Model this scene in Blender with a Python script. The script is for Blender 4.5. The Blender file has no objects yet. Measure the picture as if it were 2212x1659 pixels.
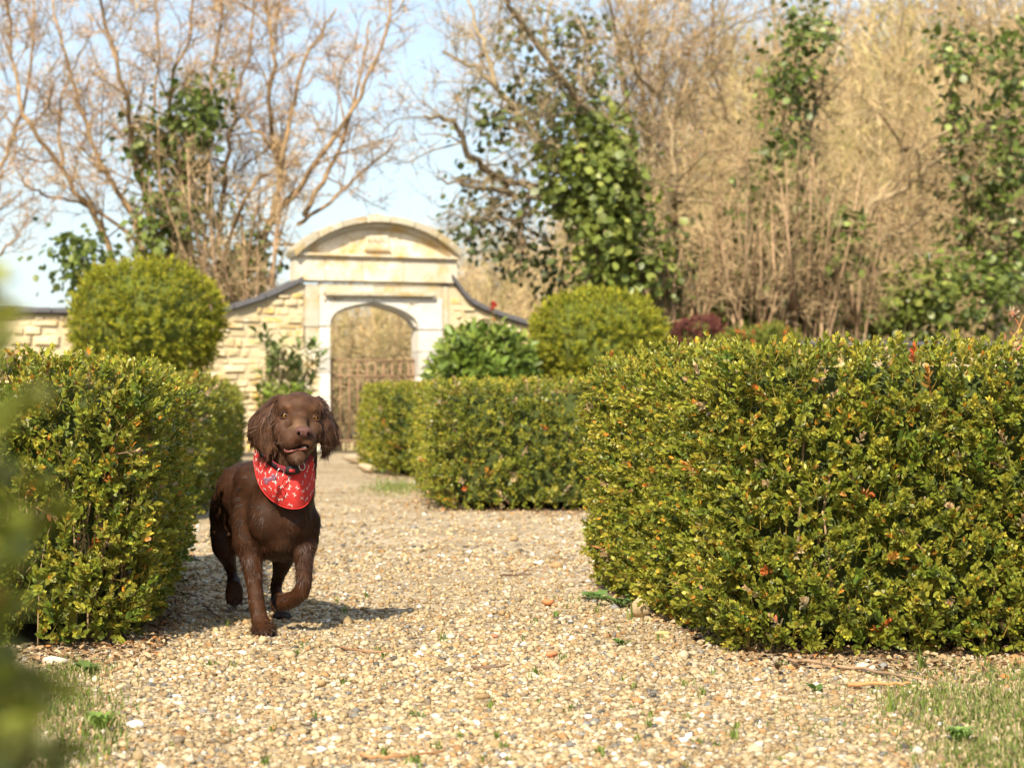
import bpy, bmesh, math, random
import numpy as np
from mathutils import Vector, Matrix
from mathutils.bvhtree import BVHTree

# ------------------------------------------------------------------ camera, sky, sun, exposure
scene = bpy.context.scene
C = scene.collection
CAM_H = 0.58
cam_data = bpy.data.cameras.new('camera')
cam = bpy.data.objects.new('camera', cam_data)
C.objects.link(cam)
cam.location = (0, 0, CAM_H)
cam.rotation_euler = (math.radians(90 + 0.54), 0, 0)
cam_data.lens = 70
cam_data.sensor_width = 36
cam_data.clip_start = 0.05
cam_data.clip_end = 2000
cam_data.dof.use_dof = True
cam_data.dof.focus_distance = 4.84
cam_data.dof.aperture_fstop = 6.3
cam_data.dof.aperture_blades = 9
scene.camera = cam

SUN_DIR = Vector((0.24, 0.84, -0.76)).normalized()      # the way the light travels
world = bpy.data.worlds.new('World')
scene.world = world
world.use_nodes = True
wn = world.node_tree
bg = wn.nodes['Background']
sky = wn.nodes.new('ShaderNodeTexSky')
sky.sky_type = 'NISHITA'
sky.sun_disc = False
sky.sun_elevation = math.asin(-SUN_DIR.z)
sky.sun_rotation = math.atan2(-SUN_DIR.x, -SUN_DIR.y)
sky.air_density = 1.0
sky.dust_density = 1.5
sky.ozone_density = 1.0
veil = wn.nodes.new('ShaderNodeMixRGB')            # thin bright high cloud spread evenly over the sky
veil.inputs[0].default_value = 0.62
veil.inputs[2].default_value = (1.85, 2.15, 2.35, 1)
wn.links.new(sky.outputs[0], veil.inputs[1])
wn.links.new(veil.outputs[0], bg.inputs[0])
bg.inputs[1].default_value = 0.15
sun_data = bpy.data.lights.new('sun', 'SUN')
sun_data.energy = 3.9
sun_data.angle = math.radians(0.55)
sun_data.color = (1.0, 0.89, 0.71)
sun = bpy.data.objects.new('sun', sun_data)
C.objects.link(sun)
sun.rotation_euler = SUN_DIR.to_track_quat('-Z', 'Y').to_euler()
scene.view_settings.view_transform = 'Standard'
scene.view_settings.look = 'None'
scene.view_settings.exposure = 1.12
scene.view_settings.gamma = 1.0
scene.cycles.use_denoising = True
scene.cycles.max_bounces = 6
scene.cycles.transparent_max_bounces = 4
scene.render.film_transparent = False

rng = np.random.default_rng(11)
random.seed(5)
F = 4301.0          # focal length in pixels of a 2212 px wide frame
def P(px, py, d):   # a pixel of the 2212x1659 frame, at depth d metres
    return np.array(((px - 1106) / F * d, d, CAM_H + (870 - py) / F * d))
def G(px, py):      # a pixel on the ground
    d = CAM_H * F / (py - 870)
    return np.array(((px - 1106) / F * d, d, 0.0))

# ------------------------------------------------------------------ helpers
def tag(o, label=None, cat=None, group=None, kind=None):
    if label: o['label'] = label
    if cat: o['category'] = cat
    if group: o['group'] = group
    if kind: o['kind'] = kind
    return o
def empty(name, loc, label, cat, group=None):
    o = bpy.data.objects.new(name, None)
    o.empty_display_size = 0.05
    C.objects.link(o)
    o.location = Vector(loc)
    return tag(o, label, cat, group)

def mesh_np(name, v, tris=None, quads=None, mat=None, col=None, parent=None, smooth=True):
    """one mesh object from numpy arrays; world coordinates, colour per vertex"""
    me = bpy.data.meshes.new(name)
    v = np.asarray(v, dtype=np.float32).reshape(-1, 3)
    nt = 0 if tris is None else len(tris)
    nq = 0 if quads is None else len(quads)
    me.vertices.add(len(v)); me.vertices.foreach_set('co', v.ravel())
    idx = []
    if nt: idx.append(np.asarray(tris, dtype=np.int32).ravel())
    if nq: idx.append(np.asarray(quads, dtype=np.int32).ravel())
    idx = np.concatenate(idx)
    me.loops.add(len(idx)); me.loops.foreach_set('vertex_index', idx)
    me.polygons.add(nt + nq)
    starts = np.concatenate([np.arange(nt) * 3, nt * 3 + np.arange(nq) * 4]).astype(np.int32)
    me.polygons.foreach_set('loop_start', starts)
    if smooth: me.polygons.foreach_set('use_smooth', np.ones(nt + nq, dtype=bool))
    me.update(calc_edges=True)
    if col is not None:
        a = me.color_attributes.new('Col', 'FLOAT_COLOR', 'POINT')
        c4 = np.ones((len(v), 4), dtype=np.float32); c4[:, :3] = col
        a.data.foreach_set('color', c4.ravel())
    if mat is not None: me.materials.append(mat)
    o = bpy.data.objects.new(name, me)
    C.objects.link(o)
    if parent is not None:
        o.parent = parent
        if parent.type == 'EMPTY':
            o.matrix_parent_inverse = Matrix.Translation(-Vector(parent.location))
        # mesh parents sit at the origin of their own empty, so they carry the same inverse
    return o

class Geo:
    def __init__(self):
        self.v, self.t, self.q, self.c, self.n = [], [], [], [], 0
    def add(self, v, t=None, q=None, col=(1, 1, 1)):
        v = np.asarray(v, dtype=float).reshape(-1, 3)
        if t is not None and len(t): self.t.append(np.asarray(t) + self.n)
        if q is not None and len(q): self.q.append(np.asarray(q) + self.n)
        c = np.asarray(col, dtype=float)
        self.c.append(np.broadcast_to(c, v.shape).copy() if c.ndim == 1 else c)
        self.v.append(v); self.n += len(v)
    def build(self, name, mat, parent=None, smooth=True):
        return mesh_np(name, np.concatenate(self.v), np.concatenate(self.t) if self.t else None,
                       np.concatenate(self.q) if self.q else None, mat, np.concatenate(self.c), parent, smooth)

def norm(a):
    a = np.asarray(a, dtype=float)
    return a / np.maximum(np.linalg.norm(a, axis=-1, keepdims=True), 1e-9)
def frames(axis, up):
    """matrices whose columns are side, axis, normal: template x, y, z"""
    y = norm(axis); x = norm(np.cross(y, up)); z = np.cross(x, y)
    return np.stack([x, y, z], axis=-1)
def batch(tv, tf, M, T, scale, col):
    N, n = len(T), len(tv)
    v = np.einsum('nij,kj->nki', M, tv) * np.asarray(scale).reshape(-1, 1, 1) + T[:, None, :]
    f = (tf[None] + (np.arange(N) * n)[:, None, None]).reshape(-1, tf.shape[1])
    return v.reshape(-1, 3), f, col
def tube(path, radii, sides=6, cap=True):
    p = np.asarray(path, dtype=float); n = len(p)
    r = np.broadcast_to(np.asarray(radii, dtype=float), (n,))
    tan = norm(np.gradient(p, axis=0))
    ref = np.array((0.13, 0.21, 0.97)) if abs(tan[0][2]) < .9 else np.array((1., .1, .05))
    a = norm(np.cross(tan, ref)); b = np.cross(tan, a)
    ang = np.arange(sides) / sides * 2 * math.pi
    v = p[:, None] + r[:, None, None] * (np.cos(ang)[None, :, None] * a[:, None] + np.sin(ang)[None, :, None] * b[:, None])
    q = []
    i = np.arange(sides); j = (i + 1) % sides
    for k in range(n - 1):
        q.append(np.stack([k * sides + i, k * sides + j, (k + 1) * sides + j, (k + 1) * sides + i], 1))
    v = v.reshape(-1, 3); t = None
    if cap:
        v = np.vstack([v, p[0], p[-1]])
        t = np.concatenate([np.stack([j, i, np.full(sides, n * sides)], 1),
                            np.stack([(n - 1) * sides + i, (n - 1) * sides + j, np.full(sides, n * sides + 1)], 1)])
    return v, t, np.concatenate(q)
def spline(pts, n):
    p = np.asarray(pts, dtype=float)
    t = np.linspace(0, len(p) - 1, n); out = []
    for s in t:
        i = min(int(s), len(p) - 2); f = s - i
        p0, p1, p2, p3 = p[max(i - 1, 0)], p[i], p[i + 1], p[min(i + 2, len(p) - 1)]
        out.append(.5 * (2 * p1 + (p2 - p0) * f + (2 * p0 - 5 * p1 + 4 * p2 - p3) * f * f + (3 * p1 - p0 - 3 * p2 + p3) * f ** 3))
    return np.array(out)
def ellipsoid(c, r, M=None, nu=14, nv=9):
    u = np.arange(nu) / nu * 2 * math.pi
    w = (np.arange(1, nv) / nv) * math.pi
    v = np.array([[math.sin(b) * math.cos(a), math.sin(b) * math.sin(a), math.cos(b)] for b in w for a in u] + [[0, 0, 1], [0, 0, -1]])
    v = v * np.asarray(r)
    if M is not None: v = v @ np.asarray(M).T
    v = v + np.asarray(c)
    q, t = [], []
    for k in range(nv - 2):
        for i in range(nu):
            j = (i + 1) % nu
            q.append((k * nu + i, (k + 1) * nu + i, (k + 1) * nu + j, k * nu + j))
    top = (nv - 1) * nu
    for i in range(nu):
        j = (i + 1) % nu
        t.append((i, j, top)); t.append(((nv - 2) * nu + j, (nv - 2) * nu + i, top + 1))
    return v, np.array(t), np.array(q)
def vnoise(p, seed=0, scale=1.0):
    """cheap smooth noise, -1..1, from a few sine waves"""
    r = np.random.default_rng(seed); out = 0
    for k in range(6):
        d = r.normal(size=3) * scale * (1 + .5 * k); out = out + np.sin(p @ d + r.uniform(0, 6.28)) / (1 + .35 * k)
    return out / 3.2

# ------------------------------------------------------------------ materials
def new_mat(name):
    m = bpy.data.materials.new(name); m.use_nodes = True
    nt = m.node_tree; b = nt.nodes['Principled BSDF']
    return m, nt, b
def mat_plain(name, col, rough=.6, metal=0., spec=.5, bump=0, bscale=40, vary=0.):
    m, nt, b = new_mat(name)
    b.inputs['Roughness'].default_value = rough
    b.inputs['Metallic'].default_value = metal
    b.inputs['Specular IOR Level'].default_value = spec
    b.inputs['Base Color'].default_value = (*col, 1)
    if vary or bump:
        tc = nt.nodes.new('ShaderNodeTexCoord'); n = nt.nodes.new('ShaderNodeTexNoise')
        n.inputs['Scale'].default_value = bscale; n.inputs['Detail'].default_value = 6
        nt.links.new(tc.outputs['Object'], n.inputs['Vector'])
    if vary:
        mx = nt.nodes.new('ShaderNodeMixRGB'); mx.blend_type = 'MIX'
        mx.inputs[1].default_value = (*[c * (1 - vary) for c in col], 1)
        mx.inputs[2].default_value = (*[min(1, c * (1 + vary)) for c in col], 1)
        nt.links.new(n.outputs['Fac'], mx.inputs[0]); nt.links.new(mx.outputs[0], b.inputs['Base Color'])
    if bump:
        bp = nt.nodes.new('ShaderNodeBump'); bp.inputs['Strength'].default_value = bump; bp.inputs['Distance'].default_value = .01
        nt.links.new(n.outputs['Fac'], bp.inputs['Height']); nt.links.new(bp.outputs[0], b.inputs['Normal'])
    return m
def mat_attr(name, rough=.6, spec=.4, trans=0., vary=0., vscale=60, bump=0., sheen=0.):
    m, nt, b = new_mat(name)
    at = nt.nodes.new('ShaderNodeAttribute'); at.attribute_name = 'Col'
    src = at.outputs['Color']
    b.inputs['Roughness'].default_value = rough
    b.inputs['Specular IOR Level'].default_value = spec
    if vary or bump:
        tc = nt.nodes.new('ShaderNodeTexCoord'); n = nt.nodes.new('ShaderNodeTexNoise')
        n.inputs['Scale'].default_value = vscale; n.inputs['Detail'].default_value = 5
        nt.links.new(tc.outputs['Object'], n.inputs['Vector'])
    if vary:
        mr = nt.nodes.new('ShaderNodeMapRange')
        mr.inputs[1].default_value = .3; mr.inputs[2].default_value = .7
        mr.inputs[3].default_value = 1 - vary; mr.inputs[4].default_value = 1 + vary
        nt.links.new(n.outputs['Fac'], mr.inputs[0])
        vm = nt.nodes.new('ShaderNodeVectorMath'); vm.operation = 'SCALE'
        nt.links.new(src, vm.inputs[0]); nt.links.new(mr.outputs[0], vm.inputs['Scale']); src = vm.outputs[0]
    if bump:
        bp = nt.nodes.new('ShaderNodeBump'); bp.inputs['Strength'].default_value = bump; bp.inputs['Distance'].default_value = .004
        nt.links.new(n.outputs['Fac'], bp.inputs['Height']); nt.links.new(bp.outputs[0], b.inputs['Normal'])
    nt.links.new(src, b.inputs['Base Color'])
    if sheen:
        b.inputs['Sheen Weight'].default_value = sheen; b.inputs['Sheen Roughness'].default_value = .4
    if trans:
        tr = nt.nodes.new('ShaderNodeBsdfTranslucent'); nt.links.new(src, tr.inputs['Color'])
        mx = nt.nodes.new('ShaderNodeMixShader'); mx.inputs[0].default_value = trans
        out = nt.nodes['Material Output']
        nt.links.new(b.outputs[0], mx.inputs[1]); nt.links.new(tr.outputs[0], mx.inputs[2]); nt.links.new(mx.outputs[0], out.inputs['Surface'])
    return m
M_leaf = mat_attr('box_leaf', rough=.42, spec=.45, trans=.33)
M_softleaf = mat_attr('soft_leaf', rough=.6, spec=.3, trans=.35)
M_bark = mat_attr('bark', rough=.85, spec=.2, vary=.35, vscale=9)
M_twig = mat_attr('twig', rough=.85, spec=.2)
M_core = mat_plain('hedge_inside', (.055, .07, .02), rough=.95, spec=.1, vary=.7, bscale=55, bump=1.)  # dark green painted as inner leaves in shade
M_pebble = mat_attr('pebble', rough=.75, spec=.3, vary=.18, vscale=160, bump=.2)
M_grass = mat_attr('grass_blade', rough=.55, spec=.3, trans=.35)
M_soil = mat_attr('leaf_litter', rough=.9, spec=.2)
# ------------------------------------------------------------------ ground
def ramp(nt, fac, stops, interp='LINEAR'):
    r = nt.nodes.new('ShaderNodeValToRGB'); cr = r.color_ramp; cr.interpolation = interp
    while len(cr.elements) < len(stops): cr.elements.new(.5)
    for e, (p, c) in zip(cr.elements, stops): e.position = p; e.color = (*c, 1)
    nt.links.new(fac, r.inputs[0]); return r.outputs[0]
def mat_gravel():
    m, nt, b = new_mat('gravel_bed')
    tc = nt.nodes.new('ShaderNodeTexCoord')
    vo = nt.nodes.new('ShaderNodeTexVoronoi'); vo.inputs['Scale'].default_value = 62
    nt.links.new(tc.outputs['Object'], vo.inputs['Vector'])
    sep = nt.nodes.new('ShaderNodeSeparateColor'); nt.links.new(vo.outputs['Color'], sep.inputs[0])
    c = ramp(nt, sep.outputs[0], [(0, (.16, .13, .09)), (.12, (.28, .20, .11)), (.4, (.38, .285, .165)), (.7, (.47, .36, .215)), (.88, (.55, .44, .30)), (1, (.68, .60, .48))])
    n = nt.nodes.new('ShaderNodeTexNoise'); n.inputs['Scale'].default_value = 2.2; n.inputs['Detail'].default_value = 5
    nt.links.new(tc.outputs['Object'], n.inputs['Vector'])
    d = ramp(nt, n.outputs['Fac'], [(.3, (.70, .66, .58)), (.62, (1, 1, 1))])
    mx = nt.nodes.new('ShaderNodeMixRGB'); mx.blend_type = 'MULTIPLY'; mx.inputs[0].default_value = 1
    nt.links.new(c, mx.inputs[1]); nt.links.new(d, mx.inputs[2])
    nt.links.new(mx.outputs[0], b.inputs['Base Color'])
    bp = nt.nodes.new('ShaderNodeBump'); bp.invert = True; bp.inputs['Strength'].default_value = .9; bp.inputs['Distance'].default_value = .008
    nt.links.new(vo.outputs['Distance'], bp.inputs['Height']); nt.links.new(bp.outputs[0], b.inputs['Normal'])
    b.inputs['Roughness'].default_value = .85
    return m
M_gravel = mat_gravel()
def mat_earth(name, stops, scale, bump=.6):
    m, nt, b = new_mat(name)
    tc = nt.nodes.new('ShaderNodeTexCoord')
    n = nt.nodes.new('ShaderNodeTexNoise'); n.inputs['Scale'].default_value = scale; n.inputs['Detail'].default_value = 8; n.inputs['Roughness'].default_value = .7
    nt.links.new(tc.outputs['Object'], n.inputs['Vector'])
    nt.links.new(ramp(nt, n.outputs['Fac'], stops), b.inputs['Base Color'])
    bp = nt.nodes.new('ShaderNodeBump'); bp.inputs['Strength'].default_value = bump; bp.inputs['Distance'].default_value = .03
    nt.links.new(n.outputs['Fac'], bp.inputs['Height']); nt.links.new(bp.outputs[0], b.inputs['Normal'])
    b.inputs['Roughness'].default_value = .95
    return m
M_earth = mat_earth('garden_earth', [(.3, (.09, .065, .035)), (.5, (.17, .13, .07)), (.7, (.12, .14, .05))], 6)
M_hill = mat_earth('dry_hillside', [(.25, (.16, .12, .045)), (.5, (.30, .22, .09)), (.75, (.38, .29, .13))], .6)

tag(mesh_np('ground', [(-900, -60, 0), (900, -60, 0), (900, 1500, 0), (-900, 1500, 0)], quads=[(0, 1, 2, 3)], mat=M_earth), kind='structure')
tag(mesh_np('gravel_path', [(-1.15, .2, .004), (1.35, .2, .004), (1.30, 4.6, .004), (.45, 4.7, .004), (.3, 6.6, .004), (1.5, 7.2, .004), (1.5, 10.6, .004),
            (-.45, 10.7, .004), (-.75, 15.6, .004), (-1.2, 22.9, .004), (-3.4, 22.2, .004), (-2.0, 13.2, .004), (-1.7, 10.2, .004), (-3.0, 9.4, .004), (-3.0, 7.4, .004), (-1.2, 6.9, .004), (-.9, 4.8, .004), (-1.15, 4.4, .004)],
            tris=None, quads=[(0, 1, 2, 17), (2, 3, 16, 17), (3, 4, 15, 16), (4, 5, 6, 7), (4, 7, 12, 15), (12, 13, 14, 15), (7, 8, 11, 12), (8, 9, 10, 11)],
            mat=M_gravel, smooth=False), kind='structure')

# hillside rising behind the wood, higher to the right
def hill_z(x, y):
    s = np.clip((y - 34) / 60, 0, 1)
    right = 1 / (1 + np.exp(-(x - 3) / 4.0))
    return s * s * (3 - 2 * s) * (1.2 + 9 * right) - .3
gx, gy = np.meshgrid(np.linspace(-110, 110, 70), np.linspace(31, 150, 45))
hz = hill_z(gx, gy) + .35 * np.sin(gx * .31 + gy * .2) * np.clip((gy - 36) / 20, 0, 1)
hv = np.stack([gx, gy, hz], -1).reshape(-1, 3)
hq = [(r * 70 + c, r * 70 + c + 1, (r + 1) * 70 + c + 1, (r + 1) * 70 + c) for r in range(44) for c in range(69)]
tag(mesh_np('hillside', hv, quads=hq, mat=M_hill), kind='structure')

# ------------------------------------------------------------------ box hedges
def leaf_template(fine=True):
    if fine:
        v = np.array([(0, 0, 0), (-.2, .3, .05), (0, .3, 0), (.2, .3, .05), (-.21, .66, .04), (0, .68, -.01), (.21, .66, .04), (0, 1, -.06)])
        f = np.array([(0, 2, 1), (0, 3, 2), (1, 2, 5), (1, 5, 4), (2, 3, 6), (2, 6, 5), (4, 5, 7), (5, 6, 7)])
    else:
        v = np.array([(0, 0, 0), (-.21, .34, .05), (.21, .34, .05), (-.19, .72, .03), (.19, .72, .03), (0, 1, -.07)])
        f = np.array([(0, 2, 1), (1, 2, 4), (1, 4, 3), (3, 4, 5)])
    return v, f
def sprig_template(r, fine, pairs=4, spread=.9, leaf=1.0):
    """a short shoot of opposite leaves; unit about one shoot length; colour multiplier per vertex"""
    lv, lf = leaf_template(fine); V, Fc, Cc, n = [], [], [], 0
    for k in range(pairs + 1):
        y = k / pairs
        az = (k % 2) * math.pi / 2 + r.uniform(-.4, .4)
        for s in ((0, math.pi) if k < pairs else (0, 2.1, 4.2)):
            a = az + s
            tilt = spread * (1.05 - .65 * y) * r.uniform(.8, 1.2)
            ax = np.array((math.cos(a) * math.sin(tilt), math.cos(tilt), math.sin(a) * math.sin(tilt)))
            up = np.array((-math.cos(a) * math.cos(tilt), math.sin(tilt), -math.sin(a) * math.cos(tilt)))
            up = norm(up + r.normal(size=3) * .3)
            M = frames(ax[None], up[None])[0]
            L = leaf * (.52 - .2 * y) * r.uniform(.75, 1.2)
            v = (lv * np.array((1.15, 1, 1))) @ M.T * L + np.array((0, y * .8, 0))
            V.append(v); Fc.append(lf + n); n += len(v)
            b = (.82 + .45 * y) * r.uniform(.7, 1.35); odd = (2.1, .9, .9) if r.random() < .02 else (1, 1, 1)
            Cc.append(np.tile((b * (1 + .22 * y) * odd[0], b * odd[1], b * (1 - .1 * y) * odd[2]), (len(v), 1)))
    # the woody shoot
    tv, tt, tq = tube([(0, -.5, 0), (0, .85, 0)], (.025, .012), 3, cap=False)
    V.append(tv); Cc.append(np.tile((1.6, 1.0, 1.2), (len(tv), 1)))
    Fc.append(np.vstack([tq[:, [0, 1, 2]], tq[:, [0, 2, 3]]]) + n)
    return np.concatenate(V), np.concatenate(Fc), np.concatenate(Cc)
_r = np.random.default_rng(3)
SPRIGS_FINE = [sprig_template(_r, False) for _ in range(8)]
SPRIGS_COARSE = [sprig_template(_r, False, pairs=3) for _ in range(6)]

def leaf_colours(n, r, pal):
    w = np.array([p[0] for p in pal]); cols = np.array([p[1] for p in pal])
    k = r.choice(len(pal), n, p=w / w.sum())
    return cols[k] * r.uniform(.75, 1.25, (n, 1))
PAL_BOX = [(16, (.125, .165, .022)), (30, (.17, .215, .026)), (32, (.225, .26, .034)), (20, (.285, .295, .042)), (.7, (.36, .20, .035)), (.25, (.40, .13, .03)), (2.2, (.36, .30, .17))]
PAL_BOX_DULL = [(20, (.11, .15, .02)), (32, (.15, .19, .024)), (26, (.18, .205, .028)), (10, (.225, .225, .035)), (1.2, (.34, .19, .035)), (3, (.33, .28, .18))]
def scatter_sprigs(geo, pos, nrm, size, r, variants, pal, up=.55, wild=.55, colours=None):
    ax = norm(nrm * .75 + np.array((0, 0, up)) + r.normal(size=pos.shape) * wild)
    rot = norm(r.normal(size=pos.shape))
    M = frames(ax, rot)
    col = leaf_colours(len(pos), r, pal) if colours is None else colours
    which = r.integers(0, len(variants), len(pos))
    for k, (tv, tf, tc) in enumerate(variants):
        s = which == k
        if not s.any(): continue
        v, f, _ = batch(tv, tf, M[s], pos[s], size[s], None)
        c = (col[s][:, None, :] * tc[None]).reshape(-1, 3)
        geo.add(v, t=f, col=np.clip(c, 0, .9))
def rounded(poly, rad, n=6):
    out = []; p = [np.array(q, float) for q in poly]
    for i in range(len(p)):
        a, b, c = p[i - 1], p[i], p[(i + 1) % len(p)]
        u, w = norm(a - b), norm(c - b)
        s = b + u * rad; e = b + w * rad
        for t in np.linspace(0, 1, n): out.append((1 - t) ** 2 * s + 2 * t * (1 - t) * b + t * t * e)
    return np.array(out)
def hedge(poly, H, dens, size, label, seed, fine, pal, view=None, corner=.16, gaps=0., pieces=0, twigs=0, topdens=None, lumps=.02):
    r = np.random.default_rng(seed)
    out = rounded(poly, corner); nxt = np.roll(out, -1, 0)
    cen = out.mean(0)
    seg = np.linalg.norm(nxt - out, axis=1); cum = np.concatenate([[0], np.cumsum(seg)]); per = cum[-1]
    e = norm(nxt - out); nr = np.stack([e[:, 1], -e[:, 0]], 1)       # polygons run anticlockwise
    root = empty('box_hedge', (cen[0], cen[1], 0), label, 'hedge', 'clipped box hedges along the gravel path')
    def side_points(n, depth):
        s = r.uniform(0, per, n); k = np.clip(np.searchsorted(cum, s) - 1, 0, len(out) - 1)
        q = out[k] + e[k] * (s - cum[k])[:, None]; nn = nr[k]
        z = H * r.uniform(.02, 1, n) ** .95
        inset = depth + .05 * np.clip(1 - z / (.16 * H), 0, 1) + np.where(z > H - .07, .07 - np.sqrt(np.maximum(0, .07 ** 2 - (z - H + .07) ** 2)), 0)
        p3 = np.column_stack([q, z]); n3 = np.column_stack([nn, np.where(z > H - .07, .8, .05)])
        inset = inset - lumps * vnoise(p3, seed, 5.5)
        p3[:, :2] -= nn * inset[:, None]
        if view is not None:
            keep = view(p3); p3, n3 = p3[keep], n3[keep]
        if gaps:
            g = vnoise(p3, seed + 9, 9.0) + .5 * vnoise(p3, seed + 3, 22.)
            keep = (g > -1.05 + gaps) | (r.random(len(p3)) < .35); p3, n3 = p3[keep], n3[keep]
        return p3, norm(n3)
    geo = Geo(); V = SPRIGS_FINE if fine else SPRIGS_COARSE
    nside = int(per * H * dens)
    for frac, dep in ((.46, -.005), (.30, .022), (.24, .055)):
        p3, n3 = side_points(int(nside * frac), dep + r.uniform(-.012, .012, int(nside * frac)))
        scatter_sprigs(geo, p3, n3, size * r.uniform(.7, 1.3, len(p3)), r, V, pal)
    # the clipped top
    lo, hi = out.min(0), out.max(0); area = np.prod(hi - lo)
    n = int(area * (topdens or dens)); q = r.uniform(lo, hi, (n, 2))
    x0, y0, x1, y1 = out[:, 0], out[:, 1], nxt[:, 0], nxt[:, 1]
    inside = (((y0[None] > q[:, 1:2]) != (y1[None] > q[:, 1:2])) & (q[:, 0:1] < (x1 - x0)[None] * (q[:, 1:2] - y0[None]) / (y1 - y0 + 1e-12)[None] + x0[None])).sum(1) % 2 == 1
    q = q[inside]; p3 = np.column_stack([q, np.full(len(q), H) + r.normal(0, .012, len(q))])
    p3[:, 2] += lumps * vnoise(p3, seed + 1, 5.)
    if view is not None: p3 = p3[view(p3)]
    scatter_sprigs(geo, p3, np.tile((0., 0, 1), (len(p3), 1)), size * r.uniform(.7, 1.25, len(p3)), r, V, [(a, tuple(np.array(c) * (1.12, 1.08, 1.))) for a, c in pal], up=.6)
    tag(geo.build('foliage', M_leaf, root), kind='stuff')
    # added dark block to stop light, tinted like shaded leaves; and stems low down
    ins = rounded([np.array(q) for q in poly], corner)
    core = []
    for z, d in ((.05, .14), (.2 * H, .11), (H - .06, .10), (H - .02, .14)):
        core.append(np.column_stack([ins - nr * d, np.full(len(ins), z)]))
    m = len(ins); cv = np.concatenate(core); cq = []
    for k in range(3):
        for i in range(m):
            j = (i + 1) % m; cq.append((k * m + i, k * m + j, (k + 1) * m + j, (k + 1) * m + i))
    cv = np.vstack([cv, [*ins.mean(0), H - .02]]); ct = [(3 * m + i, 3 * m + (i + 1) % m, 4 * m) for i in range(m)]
    mesh_np('filler_core', cv, tris=ct, quads=cq, mat=M_core, parent=root)
    if twigs:
        g = Geo()
        for _ in range(twigs):
            p3, n3 = side_points(1, np.array([.05]))
            if not len(p3): continue
            b = p3[0].copy(); b[2] = r.uniform(0, .25)
            b[:2] -= n3[0][:2] * r.uniform(.0, .05)
            h = r.uniform(.1, .42); lean = np.array((-n3[0][1], n3[0][0])) * r.normal(0, .09) + n3[0][:2] * r.uniform(.0, .04)
            pth = spline([b - (0, 0, .02), b + np.array((*lean * .4, h * .5)) + r.normal(0, .012, 3), b + np.array((*lean, h))], 6)
            rr = r.uniform(.002, .005)
            v, t, q4 = tube(pth, np.linspace(rr, rr * .5, 6), 5)
            g.add(v, t, q4, np.array((.34, .235, .13)) * r.uniform(.5, 1.1))
        tag(g.build('stems', M_bark, root), kind='stuff')
    if pieces:                                   # the shoots that show largest, one by one
        shared = []
        for tv, tf, tc in SPRIGS_FINE:
            for c in ((.10, .16, .018), (.16, .21, .024), (.21, .235, .03)):
                o = mesh_np('leaf_shoot', tv, tris=tf, mat=M_leaf, col=np.clip(tc * np.array(c), 0, .9), parent=root)
                shared.append(o)
        p3, n3 = side_points(pieces * 6, np.full(pieces * 6, -.018))
        p3, n3 = p3[:pieces], n3[:pieces]
        ax = norm(n3 * .8 + np.array((0, 0, .6)) + r.normal(size=p3.shape) * .45); M = frames(ax, norm(r.normal(size=p3.shape)))
        for i in range(len(p3)):
            o = shared[i] if i < len(shared) else shared[i % len(shared)].copy()
            if i >= len(shared): C.objects.link(o)
            s = size * r.uniform(.85, 1.35)
            W = Matrix.Translation(Vector(p3[i])) @ Matrix(M[i].tolist()).to_4x4() @ Matrix.Scale(s, 4)
            o.parent = root; o.matrix_parent_inverse = Matrix.Translation(-root.location); o.matrix_basis = W
    return root

hedge([(.50, 4.50), (2.15, 4.44), (2.15, 6.15), (.24, 6.30)], .683, 3400, .042,
      'large clipped box hedge filling the right side in front', 21, True, PAL_BOX,
      view=lambda p: (p[:, 0] < 1.5) & ~((p[:, 1] > 5.0) & (p[:, 0] > .66)), pieces=290, twigs=60, corner=.17, topdens=800)
hedge([(-2.3, 4.60), (-.87, 4.66), (-1.155, 6.95), (-2.3, 6.95)], .648, 2250, .045,
      'clipped box hedge left of the dog with bare brown stems showing', 22, True, PAL_BOX,
      view=lambda p: (p[:, 0] > -1.5) & ~((p[:, 1] > 5.1) & (p[:, 0] < -1.32)), gaps=.28, pieces=290, twigs=230, corner=.17, topdens=800)
hedge([(-.38, 10.55), (2.0, 10.55), (2.0, 13.2), (-.62, 13.2)], .652, 1000, .053,
      'clipped box hedge in the middle, between the two right hand hedges', 23, False, PAL_BOX,
      view=lambda p: ~((p[:, 1] > 11.6) & (p[:, 0] > .0)) & (p[:, 0] < 1.3), topdens=600, twigs=25, corner=.3)
hedge([(-.99, 15.4), (.4, 15.4), (.4, 18.5), (-1.4, 18.5)], .672, 560, .068,
      'farthest clipped box hedge right of the path, beside the gate', 24, False, PAL_BOX,
      view=lambda p: ~((p[:, 1] > 16.4) & (p[:, 0] > -.8)) & (p[:, 0] < .1), topdens=450, twigs=10, corner=.35)
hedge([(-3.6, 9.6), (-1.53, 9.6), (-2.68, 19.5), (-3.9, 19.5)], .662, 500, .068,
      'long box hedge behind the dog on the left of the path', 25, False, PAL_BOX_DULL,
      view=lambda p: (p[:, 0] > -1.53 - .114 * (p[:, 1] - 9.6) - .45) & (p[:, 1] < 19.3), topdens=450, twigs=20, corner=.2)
# the out-of-focus hedge right beside the camera
hedge([(-.8, .64), (-.203, .64), (-.301, 1.02), (-.8, 1.02)], .642, 1700, .042,
      'blurred green hedge edge close to the camera on the far left', 26, True, [(40, (.15, .20, .03)), (30, (.19, .24, .04)), (20, (.15, .19, .06))],
      view=lambda p: (p[:, 0] > -.4), corner=.05, lumps=.015)
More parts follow.
